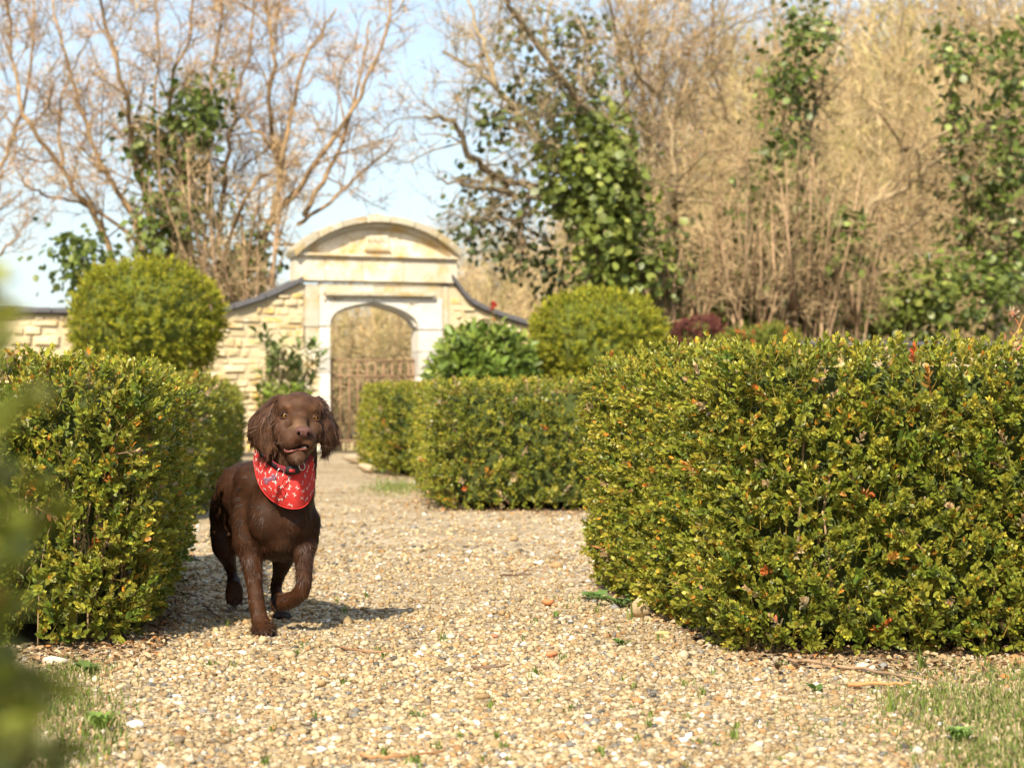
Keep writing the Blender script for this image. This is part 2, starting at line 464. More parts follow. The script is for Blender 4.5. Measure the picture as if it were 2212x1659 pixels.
# ------------------------------------------------------------------ garden wall, stone gateway, iron gate
WA = math.atan(.35); WE = np.array((math.cos(WA), math.sin(WA), 0)); WN = np.array((math.sin(WA), -math.cos(WA), 0))
WO = G(808, 975)
def wt(px, py):
    """pixel -> (distance along the wall, height) on the wall's front plane"""
    dr = np.array(((px - 1106) / F, 1.0, (870 - py) / F)); o = np.array((0, 0, CAM_H))
    k = ((WO - o) @ WN) / (dr @ WN); p = o + dr * k
    return np.array(((p - WO) @ WE, p[2]))
def wp(t, z, f=0.): return WO + WE * t + WN * f + np.array((0, 0, z))
def slab(poly, f0, f1, name, mat, parent, bevel=.006, col=None):
    """outline in wall coordinates, extruded from f0 (back) to f1 (front), edges bevelled"""
    bm = bmesh.new()
    vs = [bm.verts.new(wp(t, z, f1)) for t, z in poly]
    fc = bm.faces.new(vs); fc.normal_update()
    if fc.normal.dot(Vector(WN)) < 0: fc.normal_flip()
    ex = bmesh.ops.extrude_face_region(bm, geom=[fc])
    for v in [g for g in ex['geom'] if isinstance(g, bmesh.types.BMVert)]: v.co += Vector(WN) * (f0 - f1)
    bmesh.ops.recalc_face_normals(bm, faces=bm.faces)
    if bevel: bmesh.ops.bevel(bm, geom=[e for e in bm.edges if e.calc_face_angle(0) > .5], offset=bevel, segments=2, affect='EDGES', clamp_overlap=True)
    me = bpy.data.meshes.new(name); bm.to_mesh(me); bm.free(); me.materials.append(mat)
    o = bpy.data.objects.new(name, me); C.objects.link(o)
    o.parent = parent
    if parent.type == 'EMPTY': o.matrix_parent_inverse = Matrix.Translation(-parent.location)
    return o
def px_poly(pts): return [wt(*p) for p in pts]

def mat_stone(name, base, lichen, grey, amount, scale=1.0):
    m, nt, b = new_mat(name)
    tc = nt.nodes.new('ShaderNodeTexCoord')
    oi = nt.nodes.new('ShaderNodeObjectInfo'); ge = nt.nodes.new('ShaderNodeNewGeometry')
    def noise(s, det=6, rgh=.6):
        n = nt.nodes.new('ShaderNodeTexNoise'); n.inputs['Scale'].default_value = s; n.inputs['Detail'].default_value = det; n.inputs['Roughness'].default_value = rgh
        nt.links.new(ge.outputs['Position'], n.inputs['Vector']); return n.outputs['Fac']
    def mix(fac, a, c, kind='MIX'):
        x = nt.nodes.new('ShaderNodeMixRGB'); x.blend_type = kind
        nt.links.new(fac, x.inputs[0]) if not isinstance(fac, float) else setattr(x.inputs[0], 'default_value', fac)
        for s, i in ((a, 1), (c, 2)):
            if isinstance(s, tuple): x.inputs[i].default_value = (*s, 1)
            else: nt.links.new(s, x.inputs[i])
        return x.outputs[0]
    def band(f, lo, hi):
        r = nt.nodes.new('ShaderNodeMapRange'); r.inputs[1].default_value = lo; r.inputs[2].default_value = hi; nt.links.new(f, r.inputs[0]); return r.outputs[0]
    def mul(f, k):
        r = nt.nodes.new('ShaderNodeMath'); r.operation = 'MULTIPLY'; nt.links.new(f, r.inputs[0]); r.inputs[1].default_value = k; return r.outputs[0]
    tone = ramp(nt, oi.outputs['Random'], [(0, tuple(c * .68 for c in base)), (.5, base), (1, tuple(min(.92, c * 1.12) for c in base))])
    c = mix(mul(band(noise(3.1 * scale), .48, .68), amount), tone, lichen)
    c = mix(mul(band(noise(7.3 * scale, 8, .7), .52, .72), .65), c, grey)
    c = mix(mul(band(noise(34 * scale), .45, .75), .35), c, tuple(k * .55 for k in base))
    c = mix(mul(band(noise(13 * scale, 4), .62, .70), .7), c, (.78, .75, .68))
    nt.links.new(c, b.inputs['Base Color'])
    bp = nt.nodes.new('ShaderNodeBump'); bp.inputs['Strength'].default_value = .7; bp.inputs['Distance'].default_value = .012
    nt.links.new(noise(26 * scale, 8, .7), bp.inputs['Height']); nt.links.new(bp.outputs[0], b.inputs['Normal'])
    b.inputs['Roughness'].default_value = .9; b.inputs['Specular IOR Level'].default_value = .25
    return m
M_ashlar = mat_stone('pale_dressed_stone', (.66, .59, .47), (.50, .32, .08), (.38, .33, .24), .95)
M_weather = mat_stone('weathered_stone', (.50, .44, .33), (.40, .28, .09), (.24, .21, .15), .95, 1.4)
M_clean = mat_stone('clean_pale_stone', (.72, .68, .61), (.60, .50, .33), (.56, .51, .44), .45)
M_rubble = mat_stone('rubble_stone', (.60, .49, .30), (.56, .35, .07), (.50, .43, .31), 1.0, 1.2)
M_mortar = mat_plain('lime_mortar', (.52, .43, .28), rough=.95, spec=.1, bump=.6, bscale=30, vary=.25)
M_slate = mat_plain('dark_coping_slate', (.105, .10, .105), rough=.6, spec=.4, bump=.4, bscale=18, vary=.35)
M_iron = mat_plain('rusty_iron', (.27, .16, .09), rough=.7, metal=.0, bump=.3, bscale=90, vary=.4)
M_sill = mat_plain('sandstone_step', (.50, .40, .22), rough=.9, bump=.4, bscale=30, vary=.2)

gw = empty('stone_gateway', WO, 'pale stone gateway with arched opening and curved pediment', 'gateway')
TH = .30   # half depth behind the front plane
def arch_pts(n=18, grow=0):
    """the four-centred arch, left springing to right springing, in pixels"""
    L = [(713 - grow, 705), (713 - grow, 699), (715 - grow, 690), (720 - grow, 681), (729 - grow * .8, 673 - grow * .6), (744 - grow * .4, 666 - grow * .8), (765, 660 - grow), (787, 656 - grow), (806, 653 - grow)]
    R = [(826, 657 - grow), (848, 663 - grow), (869 + grow * .3, 671 - grow * .9), (886 + grow * .6, 681 - grow * .7), (896 + grow, 690 - grow * .3), (902 + grow, 700), (904 + grow, 706), (904 + grow, 712)]
    return L, R
L, R = arch_pts()
# spandrel stones either side of the arch crown
slab(px_poly([(690, 705)] + L + [(806, 641), (690, 639)]), -TH, .02, 'arch_stone', M_clean, gw)
slab(px_poly([(806.6, 641)] + [(806.6, 653)] + R + [(955, 713), (955, 645)]), -TH, .018, 'arch_stone', M_clean, gw)
# chamfered inner order of the arch
L2, R2 = arch_pts(grow=-6)
slab(px_poly(L[1:] + R[:-1] + R2[:-1][::-1] + L2[1:][::-1]), -TH + .01, -.05, 'inner_order', M_clean, gw)
# jambs in blocks, dressed inner strip and rougher outer quoins
for side, xi, xo, xq in ((0, 713, 690, 660), (1, 904, 955, 968)):
    ys = [707, 752, 806, 858, 915, 976] if side == 0 else [714, 760, 812, 866, 920, 977]
    for k in range(5):
        a, b = ys[k] + .4, ys[k + 1] - .4
        slab(px_poly([(xi, a), (xo, a), (xo, b), (xi, b)] if side else [(xo, a), (xi, a), (xi, b), (xo, b)]), -TH, .015 + .004 * (k % 2), 'jamb_stone', M_clean, gw)
        jut = (10 if k % 2 else 0) * (1 if side else -1)
        q = [(xo, a), (xq + jut, a), (xq + jut, b), (xo, b)]
        slab(px_poly([(x + (.5 if side else -.5) * (x == xo), y) for x, y in q]), -TH + .02, -.004 + .004 * (k % 2), 'quoin_stone', M_ashlar if k != 0 else M_weather, gw)
# upper body beside and above the arch
for x0, x1, y0, y1 in ((658, 689, 614, 706), (956, 969, 617, 713), (689.6, 808, 613, 638), (808.6, 955.4, 615, 643)):
    slab(px_poly([(x0, y0), (x1, y0 + (x1 - x0) * .012), (x1, y1 + (x1 - x0) * .012), (x0, y1)]), -TH + .02, -.006, 'ashlar_block', M_ashlar, gw)
# label mould over the opening
hm = slab(px_poly([(697, 629), (938, 634), (934, 643), (700, 640)]), -.05, .095, 'label_mould', M_weather, gw, .012)
for x0, x1 in ((697, 702), (930, 938)):
    slab(px_poly([(x0, 641), (x1, 642), (x1, 650), (x0, 649)]), -.04, .05, 'mould_stop', M_ashlar, gw)
# broad frieze
for x0, x1 in ((638, 700), (700.6, 781), (781.6, 868), (868.6, 986)):
    k = lambda x: (x - 638) * .032
    slab(px_poly([(x0, 552 + k(x0) * .9), (x1, 552 + k(x1) * .9), (x1, 606 + k(x1) * .6), (x0, 606 + k(x0) * .6)]), -TH - .01, .045 + rng.uniform(-.003, .003), 'frieze_stone', M_ashlar, gw)
# cornice of the pediment
slab(px_poly([(634, 546), (991, 557), (989, 563), (637, 553)]), -TH - .02, .10, 'cornice', M_ashlar, gw, .012)
# segmental pediment: circle through three pixels
def circle3(a, b, c):
    (x1, y1), (x2, y2), (x3, y3) = a, b, c
    d = 2 * (x1 * (y2 - y3) + x2 * (y3 - y1) + x3 * (y1 - y2))
    ux = ((x1 * x1 + y1 * y1) * (y2 - y3) + (x2 * x2 + y2 * y2) * (y3 - y1) + (x3 * x3 + y3 * y3) * (y1 - y2)) / d
    uy = ((x1 * x1 + y1 * y1) * (x3 - x2) + (x2 * x2 + y2 * y2) * (x1 - x3) + (x3 * x3 + y3 * y3) * (x2 - x1)) / d
    return ux, uy, math.hypot(x1 - ux, y1 - uy)
cx, cy, cr = circle3((626, 544), (806, 468), (997, 546))
def arc(r, xa, xb, n):
    a0 = math.acos(max(-1, min(1, (xa - cx) / r))); a1 = math.acos(max(-1, min(1, (xb - cx) / r)))
    return [(cx + r * math.cos(a), cy - r * math.sin(a)) for a in np.linspace(a0, a1, n)]
slab(px_poly([(642, 546), (980, 556)] + arc(cr - 27, 975, 645, 20)), -TH, -.02, 'tympanum', M_ashlar, gw, .0)
edges = np.linspace(628, 995, 8)
for k in range(7):       # outer weathered moulding, seven curved stones
    a, b = edges[k] + .4, edges[k + 1] - .4
    slab(px_poly(arc(cr, a, b, 6) + arc(cr - 15, b - (b - cx) * .03, a - (a - cx) * .03, 6)), -TH - .05, .15 + rng.uniform(-.006, .006), 'pediment_stone', M_weather, gw, .012)
slab(px_poly(arc(cr - 15.3, 636, 985, 24) + arc(cr - 23, 975, 645, 24)), -TH, .06, 'pediment_moulding', M_ashlar, gw, .008)
slab(px_poly(arc(cr - 23.2, 648, 972, 24) + arc(cr - 28, 966, 654, 24)), -TH, .018, 'pediment_bead', M_ashlar, gw, .004)
slab(px_poly([(780, 475), (790, 468), (800, 464), (814, 462), (826, 465), (836, 472), (838, 478), (778, 478)]), -TH, .03, 'crown_stone', M_weather, gw, .012)
pl = slab(px_poly([(789, 507), (839, 508.5), (839, 538), (789, 536.5)]), -.03, .004, 'datestone', M_ashlar, gw, .004)
slab(px_poly([(787, 537.5), (842, 539), (842, 543), (787, 541.5)]), -.03, .045, 'datestone_sill', M_ashlar, gw, .003)
g = Geo()                # worn carving on the datestone, too weathered to read
for k in range(9):
    t, z = wt(795 + k * 4.6, 515 + (k % 3)); h = .05
    pth = [wp(t + rng.normal(0, .006), z - h * s + rng.normal(0, .003), .006) for s in (0, .35, .7, 1)]
    v, tt, q = tube(pth, .0055, 5); g.add(v, tt, q, (.3, .26, .19))
g.build('carving', M_pebble, pl)
for px, py, s in ((722, 646, 1), (886, 654, -1)):    # little carved sprays in the spandrels
    t, z = wt(px, py); g = Geo()
    v, tt, q = ellipsoid(wp(t, z, .024), (.018, .018, .018), nu=8, nv=6); g.add(v, tt, q, (.34, .28, .2))
    for dt, dz in ((-.13, .02), (.11, .0), (.17, .035), (-.05, -.12), (.05, -.04)):
        v, tt, q = tube(spline([wp(t, z, .02), wp(t + dt * .5, z + dz * .4 - .015, .022), wp(t + dt, z + dz, .02)], 5), (.006, .006, .005, .004, .002), 4); g.add(v, tt, q, (.5, .43, .33))
    g.build('spandrel_carving', M_pebble, gw)

# ------ rubble wall either side
def stone_variant(r):
    v = np.array([(x, y, z) for y in (0, .75) for x, z in ((-.5, -.5), (.5, -.5), (.5, .5), (-.5, .5))] + [(x * .8, 1., z * .74) for x, z in ((-.5, -.5), (.5, -.5), (.5, .5), (-.5, .5))], float)
    v[:, (0, 2)] *= 1 + r.uniform(-.24, .06, (12, 2)); v[8:, 1] += r.uniform(-.2, .12, 4)
    q = [(i, (i + 1) % 4, 4 + (i + 1) % 4, 4 + i) for i in range(4)] + [(4 + i, 4 + (i + 1) % 4, 8 + (i + 1) % 4, 8 + i) for i in range(4)] + [(8, 9, 10, 11)]
    me = bpy.data.meshes.new('stone'); me.from_pydata(v.tolist(), [], q); me.update(); me.materials.append(M_rubble)
    return me
STONES = [stone_variant(rng) for _ in range(12)]
def rubble_wall(name, label, top_px, t_ext, seed, first_px_h):
    """top_px: pixel line under the coping from the gateway outwards"""
    r = np.random.default_rng(seed)
    top = [wt(*p) for p in top_px]
    T = np.array([p[0] for p in top]); Z = np.array([p[1] for p in top]); sgn = 1 if T[-1] > T[0] else -1
    T = np.append(T, t_ext); Z = np.append(Z, Z[-1])
    def H(t): return np.interp(t * sgn, T * sgn, Z)
    root = empty('garden_wall', wp((T[0] + T[-1]) / 2, 0), label, 'wall', 'rubble stone garden walls')
    ts = np.linspace(T[0], T[-1], 60)
    poly = [(t, H(t) - .01) for t in ts] + [(T[-1], -.1), (T[0], -.1)]
    slab(poly, -.42, -.012, 'mortar_core', M_mortar, root, 0)
    low = Geo(); n = 0; z = 0.0
    tmin, tmax = min(T[0], T[-1]), max(T[0], T[-1])
    while z < Z.max():
        h = r.uniform(.06, .125); t = tmin + r.uniform(0, .1)
        while t < tmax - .04:
            w = min(r.choice((.09, .13, .18, .25, .33)) * r.uniform(.8, 1.25), tmax - t)
            tc = t + w / 2; zt = min(H(tc - w * .3), H(tc + w * .3)) - .02
            hh = min(h, zt - z)
            if hh > .035 and w > .05:
                sx, sz, sy = w - .004, hh * r.uniform(.8, 1.02) - .004, r.uniform(.065, .10)
                Rm = np.column_stack([WE * sx, WN * sy, np.array((0, 0, sz))])
                if z > .70 and n < 298 and abs(tc) < 6.5:
                    o = bpy.data.objects.new('stone', STONES[r.integers(12)]); C.objects.link(o); n += 1
                    Mx = Matrix.Identity(4)
                    for a in range(3):
                        for b_ in range(3): Mx[a][b_] = Rm[a][b_]
                    Mx.translation = Vector(wp(tc, z + hh / 2, -.075))
                    o.parent = root; o.matrix_parent_inverse = Matrix.Translation(-root.location); o.matrix_basis = Mx
                else:
                    me = STONES[r.integers(12)]; vv = np.array([q.co for q in me.vertices]) @ Rm.T + wp(tc, z + hh / 2, -.075)
                    low.add(vv, q=[tuple(p.vertices) for p in me.polygons])
            t += w
        z += h
    o = low.build('lower_stones', M_rubble, root, smooth=False); tag(o, kind='stuff')
    # coping slates laid along the top
    d = np.cumsum(np.concatenate([[0], np.hypot(np.diff(T), np.diff(Z))])); s = 0.02
    while s < d[-1] - .1:
        e = min(s + r.uniform(.36, .50), d[-1])
        k = np.linspace(s + .004, e - .004, 4)
        tt = np.interp(k, d, T); zz = np.interp(k, d, Z)
        slab([(a, b) for a, b in zip(tt, zz)] + [(a, b + .062 + r.uniform(-.004, .004)) for a, b in zip(tt[::-1], zz[::-1])], -.50, .075 + r.uniform(-.012, .012), 'coping_slate', M_slate, root, .008)
        s = e
    return root
rubble_wall('garden_wall', 'rubble stone wall left of the gateway under a sloping slate coping',
            [(656.5, 608), (645, 612), (610, 630), (570, 647), (530, 660), (490, 673), (440, 679), (390, 681)], -8.2, 51, 0)
rubble_wall('garden_wall', 'rubble stone wall right of the gateway under a curved slate coping',
            [(970, 600), (982, 613), (995, 634), (1015, 655), (1045, 671), (1090, 688), (1135, 702), (1200, 722), (1280, 738), (1400, 742)], 10.5, 52, 0)

# ------ iron gate in the arch
ig = empty('iron_gate', wp(0, 0, -.2), 'rusty iron bar gate standing in the stone arch', 'gate')
FG = -.17
def bar(a, b, rad, name, par=ig, sides=6):
    v, t, q = tube([a, b], rad, sides); return mesh_np(name, v, t, q, M_iron, np.ones((len(v), 3)), par)
t0, z0 = wt(714, 777); t1, _ = wt(903, 779)
for x in (724, 743, 762, 781, 801, 819, 837, 855, 873, 892):
    t, z = wt(x, 779); bar(wp(t, .03, FG), wp(t, z0 + .015, FG), .0115, 'upright_bar')
for py in (778, 812, 952):
    zr = wt(808, py)[1]; bar(wp(t0, zr, FG + .018), wp(t1, zr, FG + .018), .011, 'rail')
for t in (t0 + .012, t1 - .012): bar(wp(t, .0, FG), wp(t, z0 + .03, FG), .016, 'stile')
for z in (.25, .9): bar(wp(t0 - .03, z, FG), wp(t0 + .03, z, FG), .012, 'hinge')
tag(slab([(wt(706, 975)[0], .0), (wt(909, 975)[0], .0), (wt(909, 975)[0], .10), (wt(706, 975)[0], .10)], -.62, -.32, 'stone_step', M_sill, bpy.data.objects['stone_gateway'], .01))

# ------------------------------------------------------------------ shrubs against the wall
def lump_points(c, rad, n, r, seed, rough=.06, zmin=None, p=2.4):
    d = norm(r.normal(size=(n, 3)))
    k = 1 / (np.sum(np.abs(d) ** p, axis=1) ** (1 / p))
    rr = k * (1 + rough * vnoise(d * 3, seed, 1.7))
    pos = np.asarray(c) + d * np.asarray(rad) * rr[:, None]
    nr = norm(d / np.asarray(rad))
    if zmin is not None:
        s = pos[:, 2] > zmin; pos, nr = pos[s], nr[s]
    return pos, nr
def trunk(geo, base, top, r0, r1, r, n=5, col=(.2, .14, .08)):
    pts = [np.asarray(base) + (np.asarray(top) - np.asarray(base)) * k + r.normal(0, .015, 3) * (0 < k < 1) for k in np.linspace(0, 1, n)]
    v, t, q = tube(pts, np.linspace(r0, r1, n), 6); geo.add(v, t, q, col)
def topiary(name, label, px, py, d, rx, up, down, dens, size, pal, seed, cat='shrub', group=None, trunk_r=.06, variants=SPRIGS_COARSE, wild=.5, mat=M_softleaf, inner=.9):
    r = np.random.default_rng(seed); c = P(px, py, d)
    root = empty(name, (c[0], c[1], 0), label, cat, group); g = Geo()
    for half, rz, z0 in ((1, up, None), (-1, down, None)):
        n = int(dens * 2 * math.pi * rx * (rx + rz) / 2)
        pos, nr = lump_points(c, (rx, rx, rz), n * 2, r, seed)
        s = (pos[:, 2] - c[2]) * half > 0; pos, nr = pos[s], nr[s]
        pos = pos - nr * r.uniform(0, .09, len(pos))[:, None]
        scatter_sprigs(g, pos, nr, size * r.uniform(.7, 1.3, len(pos)), r, variants, pal, up=.45, wild=wild)
    tag(g.build('foliage', mat, root), kind='stuff')
    g = Geo()
    for half, rz in ((1, up), (-1, down)):
        pos, t, q = ellipsoid((0, 0, 0), (rx * inner, rx * inner, rz * inner), nu=20, nv=12)
        pos[:, 2] = np.where(pos[:, 2] * half > 0, pos[:, 2], 0); g.add(pos + c, t, q, (.10, .12, .022))
    g.build('filler_core', M_twig, root)
    g = Geo(); trunk(g, (c[0], c[1], -.02), (c[0], c[1], c[2]), trunk_r, trunk_r * .6, r); g.build('trunk', M_bark, root)
    return root
PAL_YEW = [(30, (.21, .25, .022)), (32, (.26, .30, .028)), (26, (.31, .34, .035)), (12, (.17, .21, .02))]
topiary('topiary_ball', 'round clipped yellow green topiary left of the gateway', 316, 692, 20.4, .745, .60, .66, 340, .09, PAL_YEW, 31, group='round topiary bushes in front of the wall')
topiary('topiary_ball', 'round clipped yellow green topiary right of the gateway', 1291, 737, 21.8, .735, .53, .60, 340, .094, PAL_YEW, 32, group='round topiary bushes in front of the wall')
PAL_RED = [(30, (.13, .045, .04)), (30, (.18, .07, .055)), (20, (.22, .10, .07)), (10, (.10, .05, .04))]
topiary('berberis_bush', 'small round purple red bush by the right hand wall', 1511, 727, 22.5, .275, .21, .5, 800, .075, PAL_RED, 33, trunk_r=.02, inner=.8)
PAL_ROSE = [(30, (.14, .19, .03)), (25, (.20, .24, .045)), (14, (.25, .27, .06)), (5, (.45, .10, .035)), (3, (.42, .15, .05))]
topiary('shrub', 'loose light green shrub with red shoot tips beside the purple bush', 1640, 745, 22.0, .42, .19, .55, 420, .10, PAL_ROSE, 34, trunk_r=.02, wild=.9, inner=.6)

def big_leaf_shoot(r, n=8, L=.55, droop=.3):
    lv, lf = leaf_template(True); V, Fc, Cc, k = [], [], [], 0
    for i in range(n):
        y = .15 + .85 * i / (n - 1); a = i * 2.4 + r.uniform(-.3, .3); tilt = 1.25 - .6 * y
        ax = np.array((math.cos(a) * math.sin(tilt), math.cos(tilt) - droop * (1 - y), math.sin(a) * math.sin(tilt)))
        up = np.array((-math.cos(a), .8, -math.sin(a)))
        M = frames(ax[None], up[None])[0]
        v = (lv * np.array((.95, 1, 1.3))) @ M.T * L * r.uniform(.75, 1.15) + np.array((0, y, 0))
        V.append(v); Fc.append(lf + k); k += len(v); b = r.uniform(.7, 1.3); Cc.append(np.tile((b, b, b), (len(v), 1)))
    tv, tt, tq = tube([(0, -.3, 0), (0, 1, 0)], (.02, .008), 4, cap=False)
    V.append(tv); Cc.append(np.tile((1.2, .8, .8), (len(tv), 1))); Fc.append(np.vstack([tq[:, [0, 1, 2]], tq[:, [0, 2, 3]]]) + k)
    return np.concatenate(V), np.concatenate(Fc), np.concatenate(Cc)
BIG = [big_leaf_shoot(_r) for _ in range(5)]
PAL_LAUREL = [(30, (.12, .18, .025)), (30, (.165, .23, .03)), (15, (.22, .275, .045)), (5, (.29, .31, .07))]
topiary('laurel_bush', 'broad leaved green laurel bush right of the gate', 1044, 803, 21.0, .43, .31, .62, 230, .19, PAL_LAUREL, 35, variants=BIG, wild=.55, mat=M_leaf, inner=.78, trunk_r=.03)
def upright_plant(name, label, px, d, h, spread, n, size, pal, seed, variants=BIG):
    r = np.random.default_rng(seed); b = P(px, 870, d); b[2] = 0
    root = empty(name, b, label, 'plant'); gl, gs = Geo(), Geo(); pos, ax = [], []
    for k in range(n):
        a = r.uniform(0, 6.28); top = b + np.array((math.cos(a) * spread * r.uniform(.2, 1), math.sin(a) * spread * r.uniform(.2, .8), h * r.uniform(.75, 1)))
        pth = spline([b, b * .6 + top * .4 + np.array((0, 0, .1)), top], 7)
        v, t, q = tube(pth, np.linspace(.009, .004, 7), 5); gs.add(v, t, q, (.22, .19, .08))
        for s in range(2, 7):
            pos.append(pth[s]); ax.append(norm(pth[s] - pth[s - 1]))
    pos, ax = np.array(pos), np.array(ax)
    scatter_sprigs(gl, pos, ax, size * r.uniform(.8, 1.2, len(pos)), r, variants, pal, up=.5, wild=.3)
    gs.build('stems', M_bark, root); tag(gl.build('leaves', M_leaf, root), kind='stuff')
PAL_OLE = [(30, (.14, .20, .055)), (25, (.19, .25, .07)), (12, (.25, .29, .10)), (6, (.5, .40, .24))]
upright_plant('tall_plant', 'upright grey green leafy plant against the wall left of the arch', 583, 21.7, 1.18, .13, 6, .20, PAL_OLE, 41)
upright_plant('leafy_plant', 'long leaved plant with pale flower buds beside the left gate jamb', 640, 21.9, 1.02, .26, 9, .23, PAL_OLE, 42)
upright_plant('low_plant', 'bright green low plant between the dog and the gateway', 612, 21.2, .62, .32, 9, .2, [(30, (.2, .27, .04)), (20, (.26, .31, .06))], 43)
upright_plant('rose_bush', 'spindly plant with reddish leaves in front of the right wall ramp', 1052, 22.6, 1.62, .16, 6, .12, [(20, (.30, .12, .06)), (20, (.36, .2, .1)), (12, (.2, .2, .06))], 44, SPRIGS_COARSE)
# ------------------------------------------------------------------ trees behind the wall
def wander(start, direction, length, r, n=6, curl=.25, lift=.12):
    p = [np.asarray(start, float)]; d = norm(direction)
    for k in range(n - 1):
        d = norm(d + r.normal(size=3) * curl + np.array((0, 0, lift)))
        p.append(p[-1] + d * length / (n - 1))
    return np.array(p)
TW_T = np.array([(0, 1, 4), (0, 4, 3), (1, 2, 5), (1, 5, 4), (2, 0, 3), (2, 3, 5)])
def twig_batch(geo, A, B, ra, rb, col):
    """many straight three-sided twigs at once"""
    n = len(A); t = norm(B - A); ref = np.tile((.31, .22, .92), (n, 1)); a = norm(np.cross(t, ref)); b = np.cross(t, a)
    ring = [a * math.cos(k) + b * math.sin(k) for k in (0, 2.094, 4.189)]
    ra = np.broadcast_to(ra, (n,))[:, None]; rb = np.broadcast_to(rb, (n,))[:, None]
    v = np.stack([A + ra * k for k in ring] + [B + rb * k for k in ring], 1).reshape(-1, 3)
    f = (TW_T[None] + (np.arange(n) * 6)[:, None, None]).reshape(-1, 3)
    c = np.repeat(np.broadcast_to(col, (n, 3)), 6, axis=0)
    geo.add(v, t=f, col=c)
def spike_batch(geo, A, B, w, col, r):
    """the finest twigs: single slender triangles, turned at random"""
    n = len(A); s = norm(np.cross(B - A, norm(r.normal(size=(n, 3))))) * np.broadcast_to(w, (n,))[:, None]
    v = np.stack([A - s, A + s, B], 1).reshape(-1, 3)
    geo.add(v, t=np.arange(3 * n).reshape(-1, 3), col=np.repeat(np.broadcast_to(col, (n, 3)), 3, axis=0))
def grow_from(path, r0, r1, r, limbs, A, B, RA, level, length, dens, spread=.75, lift=.1, levels=3):
    """side branches off a limb; the last level goes to the list of fine twigs"""
    seg = np.linalg.norm(np.diff(path, axis=0), axis=1); tot = seg.sum()
    cnt = max(2, int(tot * dens * (2.6 if level == levels else 1)))
    for k in range(cnt):
        s = r.uniform(.2, 1)
        i = min(int(s * (len(path) - 1)), len(path) - 2); f = s * (len(path) - 1) - i
        base = path[i] * (1 - f) + path[i + 1] * f; tan = norm(path[i + 1] - path[i])
        side = norm(np.cross(tan, norm(r.normal(size=3))))
        d = tan * (1 - spread * .4) + side * spread * r.uniform(.6, 1.2)
        L = length * r.uniform(.5, 1.2) * (1.15 - .6 * s)
        rr = max(.0055, (r0 * (1 - s) + r1 * s) * r.uniform(.32, .5))
        if level < levels:
            p = wander(base, d, L, r, 4, .3, lift)
            v, t, q = tube(p, np.linspace(rr, rr * .45, 4), 3, cap=False); limbs.add(v, t, q, np.array(limbs.base) * r.uniform(.75, 1.2))
            grow_from(p, rr, rr * .45, r, limbs, A, B, RA, level + 1, length * .5, dens * 1.7, spread * 1.05, lift, levels)
        else:
            p = wander(base, d, L, r, 3, .4, lift)
            A += [p[0], p[1]]; B += [p[1] + (p[1] - p[0]) * .25, p[2]]; RA += [rr, rr * .7]
def tree(name, label, stems, base_col, twig_col, seed, r0=.075, length=1.5, dens=3.9, group=None, depth=28., jitter=.9, levels=3, spread=.75, lift=.1, cat='tree', base=None, joint=True):
    """stems: pixel polylines of the main limbs, at the depth where the tree stands"""
    r = np.random.default_rng(seed)
    foot = P(*stems[0][0][:2], depth) if base is None else P(base, 870, depth)
    root = empty(name, (foot[0], foot[1], 0), label, cat, group)
    tw = Geo(); br = Geo(); br.base = base_col; A, B, RA = [], [], []
    for st in stems:
        scale = st[-1] if not isinstance(st[-1], tuple) else 1.
        pts = [q for q in st if isinstance(q, tuple)]
        dz = 0; P3 = []
        for k, q in enumerate(pts):
            P3.append(P(q[0], q[1], depth + dz)); dz += r.normal(0, jitter) * .6
        if joint and scale >= .9:     # down to the ground behind the wall
            f = np.array((foot[0] * .55 + P3[0][0] * .45, foot[1] + r.normal(0, .25), -.05)); P3 = [f] + P3
        path = spline(P3, 4 * len(P3)); path[1:-1] += r.normal(0, .02, path[1:-1].shape)
        ra = r0 * scale
        v, t, q = tube(path, np.linspace(ra, ra * .3, len(path)), 7)
        g = Geo(); g.add(v, t, q, np.array(base_col) * r.uniform(.8, 1.15)); g.build('stem', M_bark, root)
        grow_from(path, ra, ra * .3, r, br, A, B, RA, 1, length * scale ** .5, dens, spread, lift, levels)
    tag(br.build('branches', M_bark, root), kind='stuff')
    A, B = np.array(A), np.array(B)
    col = np.array(twig_col) * r.uniform(.7, 1.3, (len(A), 1)) * (1 + r.uniform(-.12, .12, (len(A), 3)))
    spike_batch(tw, A, B, np.array(RA), np.clip(col, 0, .8), r)
    tag(tw.build('crown', M_twig, root), kind='stuff')
    return root
def sc(k, pts): return [(u * k, v * k) for u, v in pts]
k4 = .4293
OR, ORT = (.30, .20, .105), (.45, .305, .165)
tree('bare_tree', 'bare many stemmed tree leaning left behind the left topiary',
     [sc(k4, [(560, 1280), (330, 880), (130, 590), (50, 250), (20, -120)]), sc(k4, [(730, 1250), (540, 900), (410, 560), (300, 200), (240, -100)]),
      sc(k4, [(740, 1270), (480, 1060), (300, 1000), (150, 950), (60, 820)]) + [.6], sc(k4, [(330, 880), (300, 620), (340, 380), (470, 150)]) + [.6],
      sc(k4, [(780, 1270), (690, 860), (620, 420), (520, 100), (470, -150)])], OR, ORT, 61, r0=.050, depth=27.5, group='bare trees behind the left wall', base=330, length=1.35)
